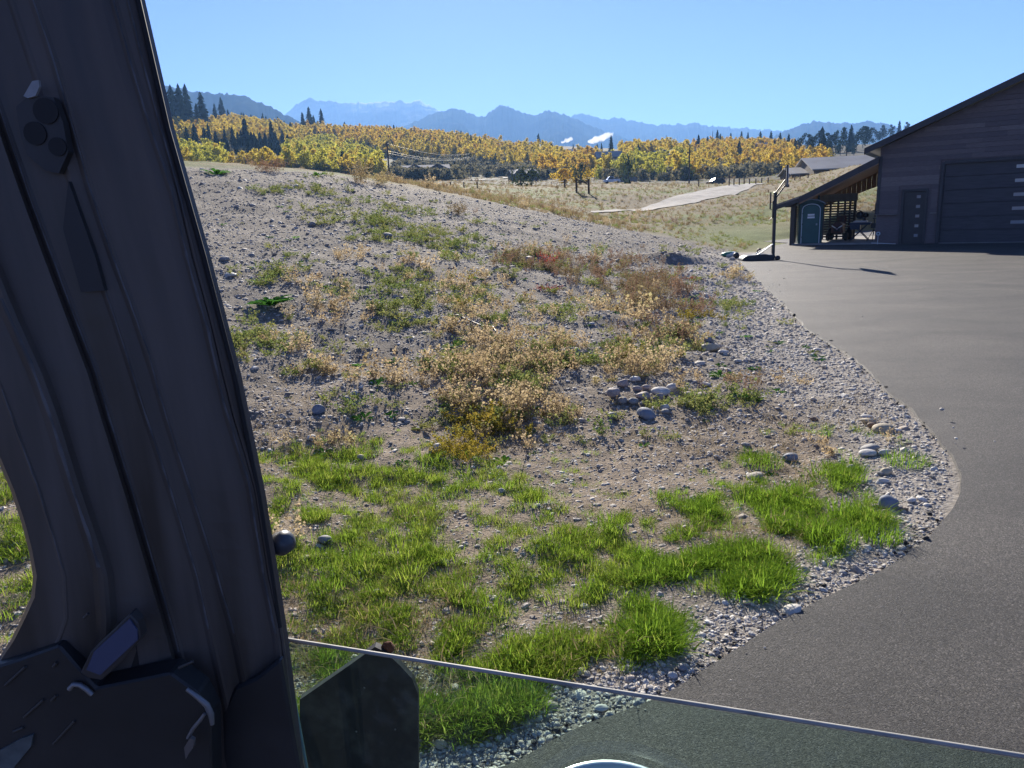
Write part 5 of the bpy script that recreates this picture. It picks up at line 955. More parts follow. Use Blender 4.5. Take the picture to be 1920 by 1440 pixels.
plant('red_weed', 'weed', weed(30, .34, .30, 71, .03, 20), M_RED, 1026, 500, 1.0, 'crimson weed standing in the rusty band'); plant('red_weed', 'weed', weed(26, .12, .28, 72, .03, 18), M_RED, 1031, 545, .9, 'low crimson patch below the standing crimson weed')
plant('red_weed', 'weed', weed(14, .09, .2, 73, .028, 14), M_RED, 1297, 524, .9, 'faint pink weed near the foot of the low gravel bank')
plant('dark_red_shrub', 'shrub', weed(60, .5, .75, 74, .05, 24), M_RUST, 506, 322, 1.0, 'dark red brown shrub on the crest of the mound')
plant('dry_shrub', 'shrub', weed(40, .9, .5, 75, .06, 26), M_STRAW, 678, 345, 1.0, 'pale dry shrub on the crest left of the utility pole'); plant('dry_shrub', 'shrub', weed(34, .6, .6, 76, .06, 24), M_DRY, 716, 347, 1.0, 'tan dry shrub at the foot of the left utility pole')
plant('dry_shrub', 'shrub', weed(26, .5, .45, 77, .05, 24), M_RUST, 858, 402, .9, 'thin brown shrub alone on the right shoulder of the mound'); plant('dry_shrub', 'shrub', weed(26, .55, .4, 78, .05, 22), M_OLIVE, 1120, 482, .8, 'tall thin olive weeds behind the rusty band'); plant('dry_shrub', 'shrub', weed(40, .45, .5, 79, .035, 24), M_RUST, 1215, 568, .9, 'dense brown shrub in the middle right of the mound')
plant('dry_shrub', 'shrub', weed(26, .40, .32, 80, .026, 26, .9), M_DRY, 897, 702, 1.0, 'dense tan weed bush at the centre of the mound foot'); plant('dry_shrub', 'shrub', weed(24, .34, .32, 81, .026, 26, .9), M_DRY, 962, 775, 1.0, 'tan weed bush nearest the green grass'); plant('dry_shrub', 'shrub', weed(24, .32, .36, 82, .026, 26, .9), M_DRY, 1225, 690, 1.0, 'coppery tan weed bush above the stone heap')
def stalk(px, pts, y0, r, m, name, lab, cat):
    P0 = hit(px, y0); d0 = P0[1]; P = [P0] + [at(x, y, d0) for x, y in pts]; o = MB().tube(P, [r] + [r * .8] * (len(pts) - 1) + [r * .3], 6).obj(name, m); tag(o, lab, cat)
stalk(977, [(974, 905), (984, 865), (990, 845), (997, 825), (1000, 800)], 917, .0035, mat('dead_stalk', (.06, .045, .035), .8), 'dead_stalk', 'thin dark bent stalk standing alone on bare ground', 'stalk')
hs_ = [hit(x, y) + HZ * h for x, y, h in ((840, 594, .03), (858, 597, .05), (880, 606, .04), (905, 618, .05), (925, 626, .10), (936, 638, .05))]
ph = MB().tube(hs_, .014, 8).obj('hose', mat('black_hose', (.035, .035, .033), .6, (.12, .12, .11), 2)); tag(ph, 'bit of black hose curving out of the weeds on the mound', 'hose')

# ================================================================ VALLEY: TREES
def crown_leafy(h, wd, seed, n=210, leaf=.75):
    r = np.random.default_rng(seed); V = []; Q = []
    blobs = [(np.array([r.normal(0, wd * .15), r.normal(0, wd * .15), h * t]), wd * .5 * k) for t, k in ((.26, .62), (.42, .86), (.56, .8), (.72, .60), (.87, .36))]
    for i in range(n):
        c, R = blobs[r.choice(5, p=[.16, .28, .26, .19, .11])]; d = r.normal(size=3); d /= np.linalg.norm(d); p = c + d * R * r.uniform(.35, 1.05) * np.array([1, 1, .95]); u = r.normal(size=3); u /= np.linalg.norm(u); v = np.cross(u, d + r.normal(size=3) * .4); v /= np.linalg.norm(v) + 1e-9; s = leaf * r.uniform(.45, 1.15)
        k = len(V); V += [p + u * s * .5, p + v * s * .42, p - u * s * .5, p - v * s * .42]; Q.append((k, k + 1, k + 2, k + 3))
    return np.array(V), [np.array(Q)]
def crown_conifer(h, wd, seed, n=620):
    r = np.random.default_rng(seed); V = []; T = []
    for i in range(n):
        t = r.random() ** 1.3; z = h * (.05 + .95 * t); a = r.uniform(0, 6.283); R = wd * .5 * (1 - t) ** .58 * r.uniform(.45, 1.1) * (.8 + .35 * math.sin(3 * a + seed) * math.sin(t * 9 + seed)) + .04 * wd; b = np.array([.1 * R * math.cos(a), .1 * R * math.sin(a), z + .08 * h * r.random()]); e = np.array([R * math.cos(a), R * math.sin(a), z - .20 * R]); s = np.array([-math.sin(a), math.cos(a), 0]) * (.26 * R + .18)
        k = len(V); V += [b, e * .7 + b * .3 + s, e, e * .7 + b * .3 - s + np.array([0, 0, -.2])]; T.append((k, k + 1, k + 2, k + 3))
    return np.array(V), [np.array(T)]
def trunk_mesh(h, r0): return MB().tube([(0, 0, -1.0), (.02 * h, 0, h * .3), (0, .01 * h, h * .62), (0, 0, h * .95)], [r0, r0 * .8, r0 * .5, r0 * .1], 6).mesh('trunk', M_BARK)
M_BARK = mat('pale_bark', (.22, .20, .17), .9, (.12, .10, .08), 3)
M_ASP = {'yellow': leafmat('aspen_yellow', [(.34, .29, .05), (.52, .41, .06), (.58, .43, .055), (.40, .36, .07)], .60), 'lime': leafmat('aspen_lime', [(.26, .28, .05), (.40, .39, .06), (.50, .44, .06), (.32, .34, .06)], .60),
         'orange': leafmat('aspen_orange', [(.42, .28, .05), (.56, .36, .05), (.52, .39, .06), (.40, .30, .07)], .60), 'brush': leafmat('willow_brush', [(.13, .125, .075), (.19, .17, .09), (.16, .155, .11), (.24, .20, .10)], .45)}
M_CON = leafmat('conifer_needles', [(.025, .045, .028), (.04, .062, .035), (.03, .05, .036)], .18)
ASP = {}
for k, m_ in M_ASP.items():
    ASP[k] = []
    for i in range(4):
        if k == 'brush': cm = np_mesh('crown', *crown_leafy(3.0, 5.0, 90 + i, 260, .85), [m_])
        else: cm = np_mesh('crown', *crown_leafy(9.0, 5.6, 80 + i, 520, .8), [m_])
        ASP[k].append((cm, trunk_mesh(3.0 if k == 'brush' else 8.5, .12)))
CON = [(np_mesh('crown', *crown_conifer(14.0, 7.4, 120 + i), [M_CON]), trunk_mesh(13.0, .25)) for i in range(4)]
def tree(name, cat, pr, P, s, sz, lab, group):
    e = empty(name, P, random.uniform(0, 6.28)); e.scale = (s, s, sz); tag(e, lab, cat, group); a = link('trunk', pr[1], e); b = link('crown', pr[0], e); return e
# conifers placed one by one: px, py of the foot, height px
CONI = [(330, 243, 66), (345, 246, 70), (357, 243, 68), (374, 246, 42), (384, 247, 60), (405, 226, 26), (418, 224, 34), (429, 224, 16), (465, 290, 58), (513, 285, 50), (480, 288, 34), (440, 286, 40), (425, 284, 36), (490, 280, 28), (370, 290, 48), (388, 292, 44), (355, 288, 42), (408, 285, 34), (450, 290, 36), (500, 283, 30), (420, 300, 34), (432, 306, 36), (446, 304, 34), (470, 308, 36), (486, 304, 38), (498, 300, 36), (512, 306, 34), (526, 304, 36), (536, 298, 32), (408, 296, 36), (395, 280, 40), (545, 310, 26), (476, 296, 42), (455, 284, 34), (520, 288, 36), (532, 276, 28),
        (582, 242, 36), (570, 250, 34), (605, 246, 36), (590, 246, 26), (458, 230, 16), (472, 231, 14), (494, 233, 18), (500, 233, 14), (522, 237, 16), (534, 240, 12), (446, 228, 10), (648, 256, 24), (680, 262, 16), (700, 262, 14), (760, 262, 14), (1010, 270, 18), (972, 283, 18), (1146, 287, 30), (1128, 288, 18), (1120, 292, 20), (1075, 284, 12),
        (1345, 262, 22), (1390, 268, 26), (1402, 268, 24), (1370, 266, 20), (1425, 272, 30), (1445, 275, 34), (1462, 276, 32), (1478, 280, 34), (1500, 284, 36), (1515, 288, 40), (1528, 284, 40), (1540, 284, 42), (1552, 286, 40), (1566, 286, 44), (1580, 282, 46), (1594, 284, 44), (1606, 280, 44), (1618, 278, 42), (1630, 272, 34), (1642, 268, 30), (1655, 264, 30), (1670, 260, 28), (1452, 285, 30), (1490, 290, 34), (1470, 288, 28), (1430, 285, 26), (1556, 296, 30), (1535, 296, 28), (1575, 292, 30), (1600, 292, 26), (1685, 256, 26), (1700, 252, 24)]
def clab(px, h):
    if px < 395: return 'tall dark conifer in the dense stand on the left hill' if h > 45 else 'dark conifer on the left slope under the tall stand'
    if px < 432: return 'narrow conifer on the skyline right of the dense left stand'
    if px < 520: return 'dark spruce rising among the yellow aspens of the left slope' if h > 25 else 'small conifer on the aspen ridge of the left hill'
    if px < 620: return 'dark conifer in the clump on the ridge beneath the rocky mountain' if h > 20 else 'small conifer on the aspen ridge of the left hill'
    if px < 1000: return 'small dark conifer on the long yellow ridge'
    if px < 1200: return 'dark conifer by the white vapour above the valley houses'
    return 'dark conifer in the mixed wood on the right hill' if px < 1510 else 'dark pine in the dense wood behind the garage roof'
PIN = [(np_mesh('crown', *crown_leafy(13.0, 6.8, 140 + i, 620, 1.0), [M_CON]), trunk_mesh(12.0, .25)) for i in range(4)]
ORD = ['first', 'second', 'third', 'fourth', 'fifth', 'sixth', 'seventh', 'eighth', 'ninth', 'tenth', 'eleventh', 'twelfth', 'thirteenth', 'fourteenth', 'fifteenth', 'sixteenth', 'seventeenth', 'eighteenth', 'nineteenth', 'twentieth']
from collections import Counter
cnt = Counter(); tot_ = Counter(clab(p, h) for p, _, h in CONI)
for px, py, hpx in sorted(CONI):
    P = hit(px, py); dd = float(np.linalg.norm(P - O)); H_ = hpx / F * dd * (1.0 if px < 1250 else .74 if px < 1500 else .92); s = H_ / 14.0; L_ = clab(px, hpx); cnt[L_] += 1; L2 = L_ if tot_[L_] == 1 else f'{L_}, {ORD[cnt[L_] - 1]} from the left'; tree('conifer_tree', 'conifer', random.choice(PIN) if px > 1490 and random.random() < .7 else random.choice(CON), P - HZ * .3, s * random.uniform(.85, 1.15), s, L2, L_)
# aspens: the hillsides seen in the photograph
g = np.random.default_rng(99)
def inpoly(px, py, poly): return poly_sd(np.stack([px, py], 1), np.array(poly, float)) < 0
n = 75000; a = np.radians(g.uniform(-42, 31, n)); r = np.sqrt(g.uniform(280 ** 2, 780 ** 2, n)); x = r * np.sin(a); y = r * np.cos(a); z = tz(x, y); px, py, _ = project(np.stack([x, y, z], 1))
# foot positions allowed for each wood (image polygons of the ground they stand on)
ZON = [('lime', [(535, 292), (600, 272), (700, 300), (722, 338), (600, 340), (540, 332)], .95), ('lime', [(330, 290), (395, 296), (430, 322), (330, 330)], .9), ('yellow', [(420, 320), (540, 318), (540, 330), (420, 330)], .6), ('yellow', [(335, 250), (440, 232), (560, 248), (600, 270), (560, 284), (520, 272), (400, 268), (340, 268)], .8), ('yellow', [(-300, 205), (335, 235), (335, 268), (-300, 268)], .8), ('lime', [(-300, 268), (330, 268), (330, 315), (-300, 310)], .9), ('orange', [(560, 246), (640, 252), (760, 260), (860, 266), (700, 278), (600, 262)], .9),
       ('yellow', [(640, 262), (760, 258), (900, 275), (1000, 284), (1060, 292), (1060, 318), (960, 318), (850, 298), (740, 298), (700, 285)], .85), ('orange', [(1040, 296), (1120, 300), (1120, 330), (1010, 333), (1000, 318)], .6), ('yellow', [(1160, 283), (1290, 287), (1290, 298), (1170, 300)], .8), ('lime', [(1110, 318), (1290, 300), (1292, 338), (1120, 336)], .5),
       ('orange', [(1295, 282), (1330, 268), (1400, 274), (1500, 282), (1480, 298), (1400, 300), (1330, 300)], .9), ('orange', [(1345, 300), (1500, 300), (1560, 306), (1480, 326), (1380, 326), (1350, 318)], .55), ('yellow', [(1290, 300), (1350, 300), (1380, 330), (1300, 336)], .35)]
BRUSH = [(790, 338, 50, 6), (830, 336, 40, 8), (760, 336, 30, 6), (900, 325, 70, 8), (960, 325, 50, 6), (1010, 330, 50, 8), (560, 322, 60, 14), (640, 330, 60, 10), (780, 322, 45, 16), (830, 318, 50, 18), (720, 285, 60, 10), (460, 305, 40, 14), (900, 305, 60, 10), (1150, 328, 40, 12), (1240, 335, 50, 10), (1340, 328, 60, 14), (1420, 328, 50, 12), (1000, 322, 40, 8), (1190, 305, 40, 10), (620, 262, 60, 10)]
VIEWS = [(756, 840, 318, 300), (1050, 1076, 296, 520), (1118, 1164, 318, 400), (1226, 1264, 301, 425), (1349, 1376, 317, 350), (1474, 1492, 299, 395), (1414, 1442, 276, 475), (443, 472, 312, 290)]
pl = []; taken = {}
for zi, (k, poly, dn) in enumerate(ZON):
    ins = np.where(inpoly(px, py, poly))[0]
    for i in ins:
        if len([1]) and g.random() > dn: continue
        cell = (int(x[i] / 4.4), int(y[i] / 6.6))
        if cell in taken: continue
        if any(h0 - 4 < px[i] < h1 + 4 and r[i] < hY and hf - 6 < py[i] < hf + 11 for h0, h1, hf, hY in VIEWS): continue
        taken[cell] = 1; kk = k
        if g.random() < .22: kk = {'lime': 'yellow', 'yellow': 'orange', 'orange': 'yellow'}[k]
        if g.random() < .10: kk = 'brush'
        pl.append((x[i], y[i], z[i], kk, px[i], py[i], r[i] + (2000 if px[i] < 310 else 0)))
for cx, cy, rx, ry in BRUSH:
    ins = np.where(((px - cx) / rx) ** 2 + ((py - cy) / ry) ** 2 < 1)[0]; g.shuffle(ins)
    for i in ins[:70]:
        cell = (int(x[i] / 3.2), int(y[i] / 3.2), 9)
        if cell not in taken: taken[cell] = 1; pl.append((x[i], y[i], z[i], 'brush', px[i], py[i], r[i]))
CW = {0: 'dark conifer standing among the aspens of the left slope', 1: 'dark conifer standing among the aspens of the long middle ridge', 2: 'dark conifer standing among the gold aspens of the right hill'}
cc = [p for p in pl if p[3] != 'brush' and 330 < p[6] < 1500]; g.shuffle(cc); cn = Counter(); chosen = [(float(p[0]), float(p[1]), float(p[2]), float(p[4])) for p in cc[:62]]
for x_, y_, z_, px_ in sorted(chosen, key=lambda q: q[3]):
    q_ = 0 if px_ < 735 else 1 if px_ < 1200 else 2; s_ = random.uniform(.45, .85); cn[q_] += 1; n_c = cn[q_]
    tree('conifer_tree', 'conifer', random.choice(CON), (x_, y_, z_ - .4), s_ * random.uniform(.85, 1.1), s_, CW[q_] + (f', {ORD[n_c - 1]} from the left' if n_c <= 20 else ', towards the right end'), CW[q_])
print('trees', len(pl))
asp = sorted([p for p in pl if p[3] != 'brush'], key=lambda p: p[6]); bru = sorted([p for p in pl if p[3] == 'brush'], key=lambda p: p[6])
MARKS = [(400, 'beside the cab pillar'), (470, 'below the dense conifer stand'), (560, 'around the dark spruces'), (640, 'under the ridge conifers'), (735, 'left of the tall utility pole'), (850, 'behind the long dark house'), (950, 'beyond the thin far pole'), (1030, 'above the small gabled barn'),
         (1110, 'around the pale roofed house'), (1200, 'by the blue grey house'), (1295, 'near the house with two bright gables'), (1380, 'by the dark barn'), (1450, 'below the half hidden house'), (3000, 'above the long grey roofed barn')]
def alab(k, px, s, py):
    w_ = next(t for m_, t in MARKS if px < m_); z_ = 'tall ' if s > .95 else 'low ' if s < .68 else ''; q_ = 'front ' if py > 312 else 'upper ' if py < 280 else ''
    return z_ + {'yellow': 'golden yellow aspen ', 'lime': 'yellow green aspen ', 'orange': 'orange gold aspen '}[k] + w_ + (', in the front row' if q_ == 'front ' else ', high on the slope' if q_ else '')
for p in asp[:300]:
    s = g.uniform(.5, 1.15) * (1.0 if p[6] < 520 else 1.05) * (.82 if p[4] > 1290 else 1); L_ = alab(p[3], p[4], s, p[5]); tree('aspen_tree', 'aspen', ASP[p[3]][int(g.integers(4))], (p[0], p[1], p[2] - .5), s, s * g.uniform(.9, 1.15), L_, L_.replace('aspen', 'aspens'))
S_FAR = source_set('far_aspens', [raw(nm('far_aspen'), ASP[k][i][0]) for k in ('lime', 'orange', 'yellow') for i in range(4)])
rest = asp[300:]; kx = {'lime': 0, 'orange': 1, 'yellow': 2}
P = np.array([(p[0], p[1], p[2] - .5) for p in rest]); s = g.uniform(.6, 1.15, len(P)) * np.array([.8 if p[4] > 1290 else 1.0 for p in rest]); scatter('aspen_woods', 'yellow and orange aspen woods covering the far hillsides', S_FAR, P, np.stack([s * 0, s * 0, g.uniform(0, 6.28, len(P))], 1), np.stack([s, s, s * g.uniform(.9, 1.2, len(P))], 1), [kx[p[3]] * 4 + int(g.integers(4)) for p in rest])
S_BR = source_set('brush', [raw(nm('brush'), ASP['brush'][i][0]) for i in range(4)])
P = np.array([(p[0], p[1], p[2] - .3) for p in bru]); s = g.uniform(.7, 1.5, len(P)); scatter('willow_brush', 'dull willow brush filling the valley bottom and hill foot', S_BR, P, np.stack([s * 0, s * 0, g.uniform(0, 6.28, len(P))], 1), np.stack([s, s, s], 1), g.integers(0, 4, len(P)))
M_JUN = leafmat('juniper', [(.05, .075, .045), (.075, .10, .06)], .25)
jn = [np_mesh('crown', *crown_leafy(3.0, 3.4, 160 + i, 260, .4), [M_JUN]) for i in range(2)]
for px_, py_, s, lab in ((976, 348, 1.0, 'grey green juniper before the small barn, the left of the pair'), (996, 349, .95, 'grey green juniper before the small barn, right of its twin'), (1088, 336, 1.3, 'rounded grey shrub left of the parked truck beyond the braces'), (1178, 337, 1.6, 'green bushy tree standing behind the dark trailer')):
    P = at(px_, py_, 118 if py_ > 340 else 200); P[2] = tz(P[0], P[1]); tree('juniper_bush', 'bush', (jn[0], ASP['brush'][0][1]), P, s * 1.0, s * (1.0 if py_ > 340 else 1.6), lab, None)
ob_ = [(1062, 339, 'orange'), (1080, 338, 'orange'), (1052, 340, 'orange'), (1100, 336, 'orange')]
for px_, py_, k in ob_:
    P = at(px_, py_, 215); P[2] = tz(P[0], P[1]); tree('aspen_tree', 'aspen', ASP[k][0], P, .75, .52, {1062: 'bright orange young aspen behind the far fence brace, left of the fullest one', 1080: 'bright orange young aspen seen between the two fence braces', 1052: 'bright orange young aspen at the left end of the row behind the braces', 1100: 'bright orange young aspen behind the near fence brace'}[px_], 'bright orange aspens behind the fence braces')

# ================================================================ VALLEY: HOUSES, POLES, FENCES, VEHICLES
M_WALLN = [mat('dark_house_wall', (.12, .105, .09), .8, (.16, .14, .12), .4), mat('blue_grey_wall', (.12, .14, .17), .8, (.15, .17, .2), .4), mat('brown_house_wall', (.10, .075, .055), .8, (.13, .1, .07), .4)]
M_TIN = mat('tin_roof', (.20, .20, .20), .85, (.26, .26, .255), .3, spec=.15); M_DTIN = mat('weathered_tin_roof', (.27, .262, .245), .8, (.34, .33, .31), .25, spec=.2)
M_WIN = mat('far_window', (.05, .06, .08), .1)
def gable_house(px0, px1, py_foot, Y, hw, hr, dep, rz, wall, roof, lab, gables=0, cat='house', floor=None):
    P0 = at(px0, py_foot, Y); P1 = at(px1, py_foot, Y); c = (P0 + P1) / 2; L_ = float(np.linalg.norm(P1 - P0)) / max(.3, math.cos(rz)); c[2] = min(c[2], tz(c[0], c[1]) + .5); e = empty('house' if cat == 'house' else cat.replace(' ', '_'), c, rz); tag(e, lab, cat)
    MB().prism([(-L_ / 2, -dep / 2, -2), (L_ / 2, -dep / 2, -2), (L_ / 2, -dep / 2, hw), (-L_ / 2, -dep / 2, hw)], (0, dep, 0)).prism([(-L_ / 2, -dep / 2, hw), (-L_ / 2, dep / 2, hw), (-L_ / 2, 0, hr)], (L_, 0, 0)).obj('wall', wall, e)
    rf = MB().hexa([(-L_ / 2 - .5, -dep / 2 - .6, hw - .1), (L_ / 2 + .5, -dep / 2 - .6, hw - .1), (L_ / 2 + .5, 0, hr + .05), (-L_ / 2 - .5, 0, hr + .05), (-L_ / 2 - .5, -dep / 2 - .6, hw + .1), (L_ / 2 + .5, -dep / 2 - .6, hw + .1), (L_ / 2 + .5, 0, hr + .25), (-L_ / 2 - .5, 0, hr + .25)])
    rf.hexa([(-L_ / 2 - .5, 0, hr + .05), (L_ / 2 + .5, 0, hr + .05), (L_ / 2 + .5, dep / 2 + .6, hw - .1), (-L_ / 2 - .5, dep / 2 + .6, hw - .1), (-L_ / 2 - .5, 0, hr + .25), (L_ / 2 + .5, 0, hr + .25), (L_ / 2 + .5, dep / 2 + .6, hw + .1), (-L_ / 2 - .5, dep / 2 + .6, hw + .1)]); rf.obj('roof', roof, e)
    for q in range(gables):
        gx = -L_ / 2 + L_ * (q + .5) / gables; gw = min(L_ / gables * .38, 4); MB().prism([(gx - gw, -dep / 2 - 1.5, -2), (gx + gw, -dep / 2 - 1.5, -2), (gx + gw, -dep / 2 - 1.5, hw), (gx, -dep / 2 - 1.5, hr), (gx - gw, -dep / 2 - 1.5, hw)], (0, 2, 0)).obj('gable', wall, e)
        for sg in (-1, 1): MB().hexa([(gx, -dep / 2 - 2, hr + .05), (gx + sg * (gw + .4), -dep / 2 - 2, hw - .2), (gx + sg * (gw + .4), 0, hw - .2), (gx, 0, hr + .05), (gx, -dep / 2 - 2, hr + .3), (gx + sg * (gw + .4), -dep / 2 - 2, hw + .05), (gx + sg * (gw + .4), 0, hw + .05), (gx, 0, hr + .3)]).obj('gable_roof', roof, e)
    nw = max(2, int(L_ / 3.5))
    for q in range(nw): MB().box((-L_ / 2 + L_ * (q + .5) / nw, -dep / 2 - .03 - (1.5 if gables else 0) * 0, hw * .55), (1.2, .06, 1.2)).obj('window', M_WIN, e)
    return e
gable_house(756, 840, 318, 300, 3.4, 5.0, 9, .15, M_WALLN[0], M_TIN, 'long dark house with pale roofs in the trees right of the left pole', 2)
gable_house(957, 1003, 342, 285, 2.8, 4.4, 8, .2, M_WALLN[0], M_TIN, 'small dark barn with two pale gables behind the junipers', 2, 'barn')
gable_house(1050, 1076, 296, 520, 3.4, 5.4, 9, .1, M_WALLN[0], M_TIN, 'pale roofed house high among the aspens beneath the vapour', 0)
gable_house(1118, 1164, 318, 400, 6.0, 9.0, 10, .0, M_WALLN[1], M_DTIN, 'blue grey two storey house above the parked truck', 0)
gable_house(1226, 1264, 301, 425, 2.8, 5.2, 9, .2, M_WALLN[0], M_TIN, 'dark house with two bright gables left of the middle pole', 2)
gable_house(1349, 1376, 317, 350, 3.2, 5.0, 8, .3, M_WALLN[0], M_TIN, 'dark barn with one bright roof side right of the middle pole', 0, 'barn')
gable_house(1474, 1492, 299, 395, 1.6, 2.8, 6, .1, M_WALLN[2], M_TIN, 'little white roofed shed among orange aspens above the grey roofs', 0, 'shed')
gable_house(1414, 1426, 276, 470, 2.8, 4.2, 7, .4, M_WALLN[0], M_TIN, 'half hidden house with a white roof in the right hand wood', 0)
gable_house(1430, 1442, 275, 475, 2.8, 4.2, 7, -.4, M_WALLN[0], M_TIN, 'house with a sloping pale roof next to the half hidden one', 0)
gable_house(1341, 1350, 266, 540, 3.0, 5.5, 7, .6, M_WALLN[2], M_DTIN, 'brown house on the top of the right hand hill', 0)
gable_house(443, 472, 312, 290, 2.6, 4.4, 8, .1, M_WALLN[1], M_TIN, 'grey house in the shade under the spruces of the left slope', 0)
# big grey roofs behind the grassy rise on the right
gable_house(1508, 1625, 341, 150, 2.2, 4.6, 15, -.12, M_WALLN[2], M_DTIN, 'long barn whose broad grey roof shows above the grassy rise', 0, 'barn')
gable_house(1474, 1512, 341, 152, 1.4, 2.6, 9, -.1, M_WALLN[2], M_DTIN, 'lower grey roofed wing left of the long barn', 0, 'barn')
M_POLE = mat('pole_wood', (.075, .055, .04), .85, (.11, .08, .06), 4)
def pole(px, ytop, yfoot, Y, lab, r0=.16, arm=True):
    P = at(px, yfoot, Y); T = at(px, ytop, Y); P[2] = tz(P[0], P[1]) - .3; e = empty('utility_pole', P); tag(e, lab, 'utility pole'); h = T[2] - P[2]
    MB().tube([(0, 0, 0), (0, 0, h)], [r0, r0 * .75], 8).obj('pole', M_POLE, e)
    if arm: MB().box((0, 0, h - .6), (1.9, .12, .14), .5).obj('crossarm', M_POLE, e); [MB().tube([(k * math.cos(.5), k * math.sin(.5), h - .53), (k * math.cos(.5), k * math.sin(.5), h - .3)], .05, 6).obj('insulator', M_WIN, e) for k in (-.85, 0, .85)]
    return np.array([P[0], P[1], P[2] + h])
t1 = pole(731, 266, 341, 175, 'tall dark utility pole rising behind the crest of the mound', .21); t2 = pole(883, 287, 336, 300, 'thin far utility pole in the middle of the valley', .13, False); pole(1292, 277, 346, 185, 'tall dark utility pole beyond the meadow by the lane', .20, False); pole(1586, 281, 309, 190, 'short looking pole with a crossarm above the long barn', .16); pole(1249, 253, 276, 600, 'slender mast on the far wooded ridge', .2, False); pole(1336, 246, 266, 560, 'slender mast above the right hand hill', .2, False)
M_WIRE = mat('wire', (.55, .5, .35), .4, metal=.5)
for k, dz in enumerate((0.0, -1.6, -2.1)):
    a = t1 + HZ * (dz - .3); bq = t2 + HZ * (dz * .7 - .2) + np.array([14., 0, 0]) * 0; pts = [a + (bq - a) * t - HZ * 5.5 * t * (1 - t) for t in np.linspace(0, 1, 12)]; o = MB().tube(pts, .028, 4).obj('power_line', M_WIRE); tag(o, ['topmost power line between the left pole and the far pole', 'middle power line between the left pole and the far pole', 'lowest power line between the left pole and the far pole'][k], 'power line', 'power lines')
M_FP = mat('fence_wood', (.09, .06, .045), .9, (.14, .10, .075), 6)
def brace(pA, pB, hA, Y, diag, lab):
    A_ = hit(*pA); B_ = hit(*pB); e = empty('fence_brace', A_); tag(e, lab, 'fence brace', 'timber fence braces on the meadow')
    B2 = B_ - A_
    MB().tube([(0, 0, -.3), (0, 0, hA)], .11, 7).obj('post', M_FP, e); MB().tube([B2 + np.array([0, 0, -.3]), B2 + np.array([0, 0, hA])], .11, 7).obj('post', M_FP, e); MB().tube([np.array([0, 0, hA * .72]), B2 + HZ * hA * .80], .07, 6).obj('rail', M_FP, e)
    if diag: MB().tube([np.array([0, 0, hA * .94]), B2 + HZ * hA * .62], .06, 6).obj('rail', M_FP, e)
brace((1034, 350), (1059, 352), .95, 85, False, 'timber fence brace, the farther of the two on the meadow'); brace((1081, 361), (1104, 363), 1.45, 80, True, 'timber fence brace with a slanting rail, nearer of the two')
for i, (px_, py_, hp_) in enumerate(((1367, 349, 19), (1376, 348, 12), (1386, 347, 11), (1395, 346, 11), (1405, 346, 10), (1417, 345, 9), (1428, 344, 9), (1440, 343, 9), (1444, 392, 28), (1452, 392, 18), (1310, 350, 12), (845, 352, 10), (870, 352, 10), (895, 352, 10), (1470, 342, 8), (1490, 338, 8), (1500, 336, 7), (1515, 334, 7))):
    P = hit(px_, py_); dd = float(np.linalg.norm(P - O)); h = hp_ / F * dd; o = MB().tube([P - HZ * .2, P + HZ * h], .05 + .0003 * dd, 6).obj('fence_post', M_FP)
    tag(o, {1444: 'taller thin post standing in the dry grass left of the hoop', 1452: 'shorter thin post in the dry grass beside the hoop pole', 1367: 'tall fence post at the far side of the lane', 1310: 'small fence post at the foot of the middle utility pole'}.get(px_) or ('small fence post before the far valley field, ' + {845: 'leftmost', 870: 'middle one', 895: 'rightmost'}[px_] + ' of three' if px_ < 900 else 'small fence post beyond the lane, ' + ORD[[1376, 1386, 1395, 1405, 1417, 1428, 1440, 1470, 1490, 1500, 1515].index(px_)] + ' after the tall one'), 'fence post', None if px_ in (1367,) else 'thin posts left of the hoop' if py_ > 380 else 'fence posts along the far edge of the meadow')
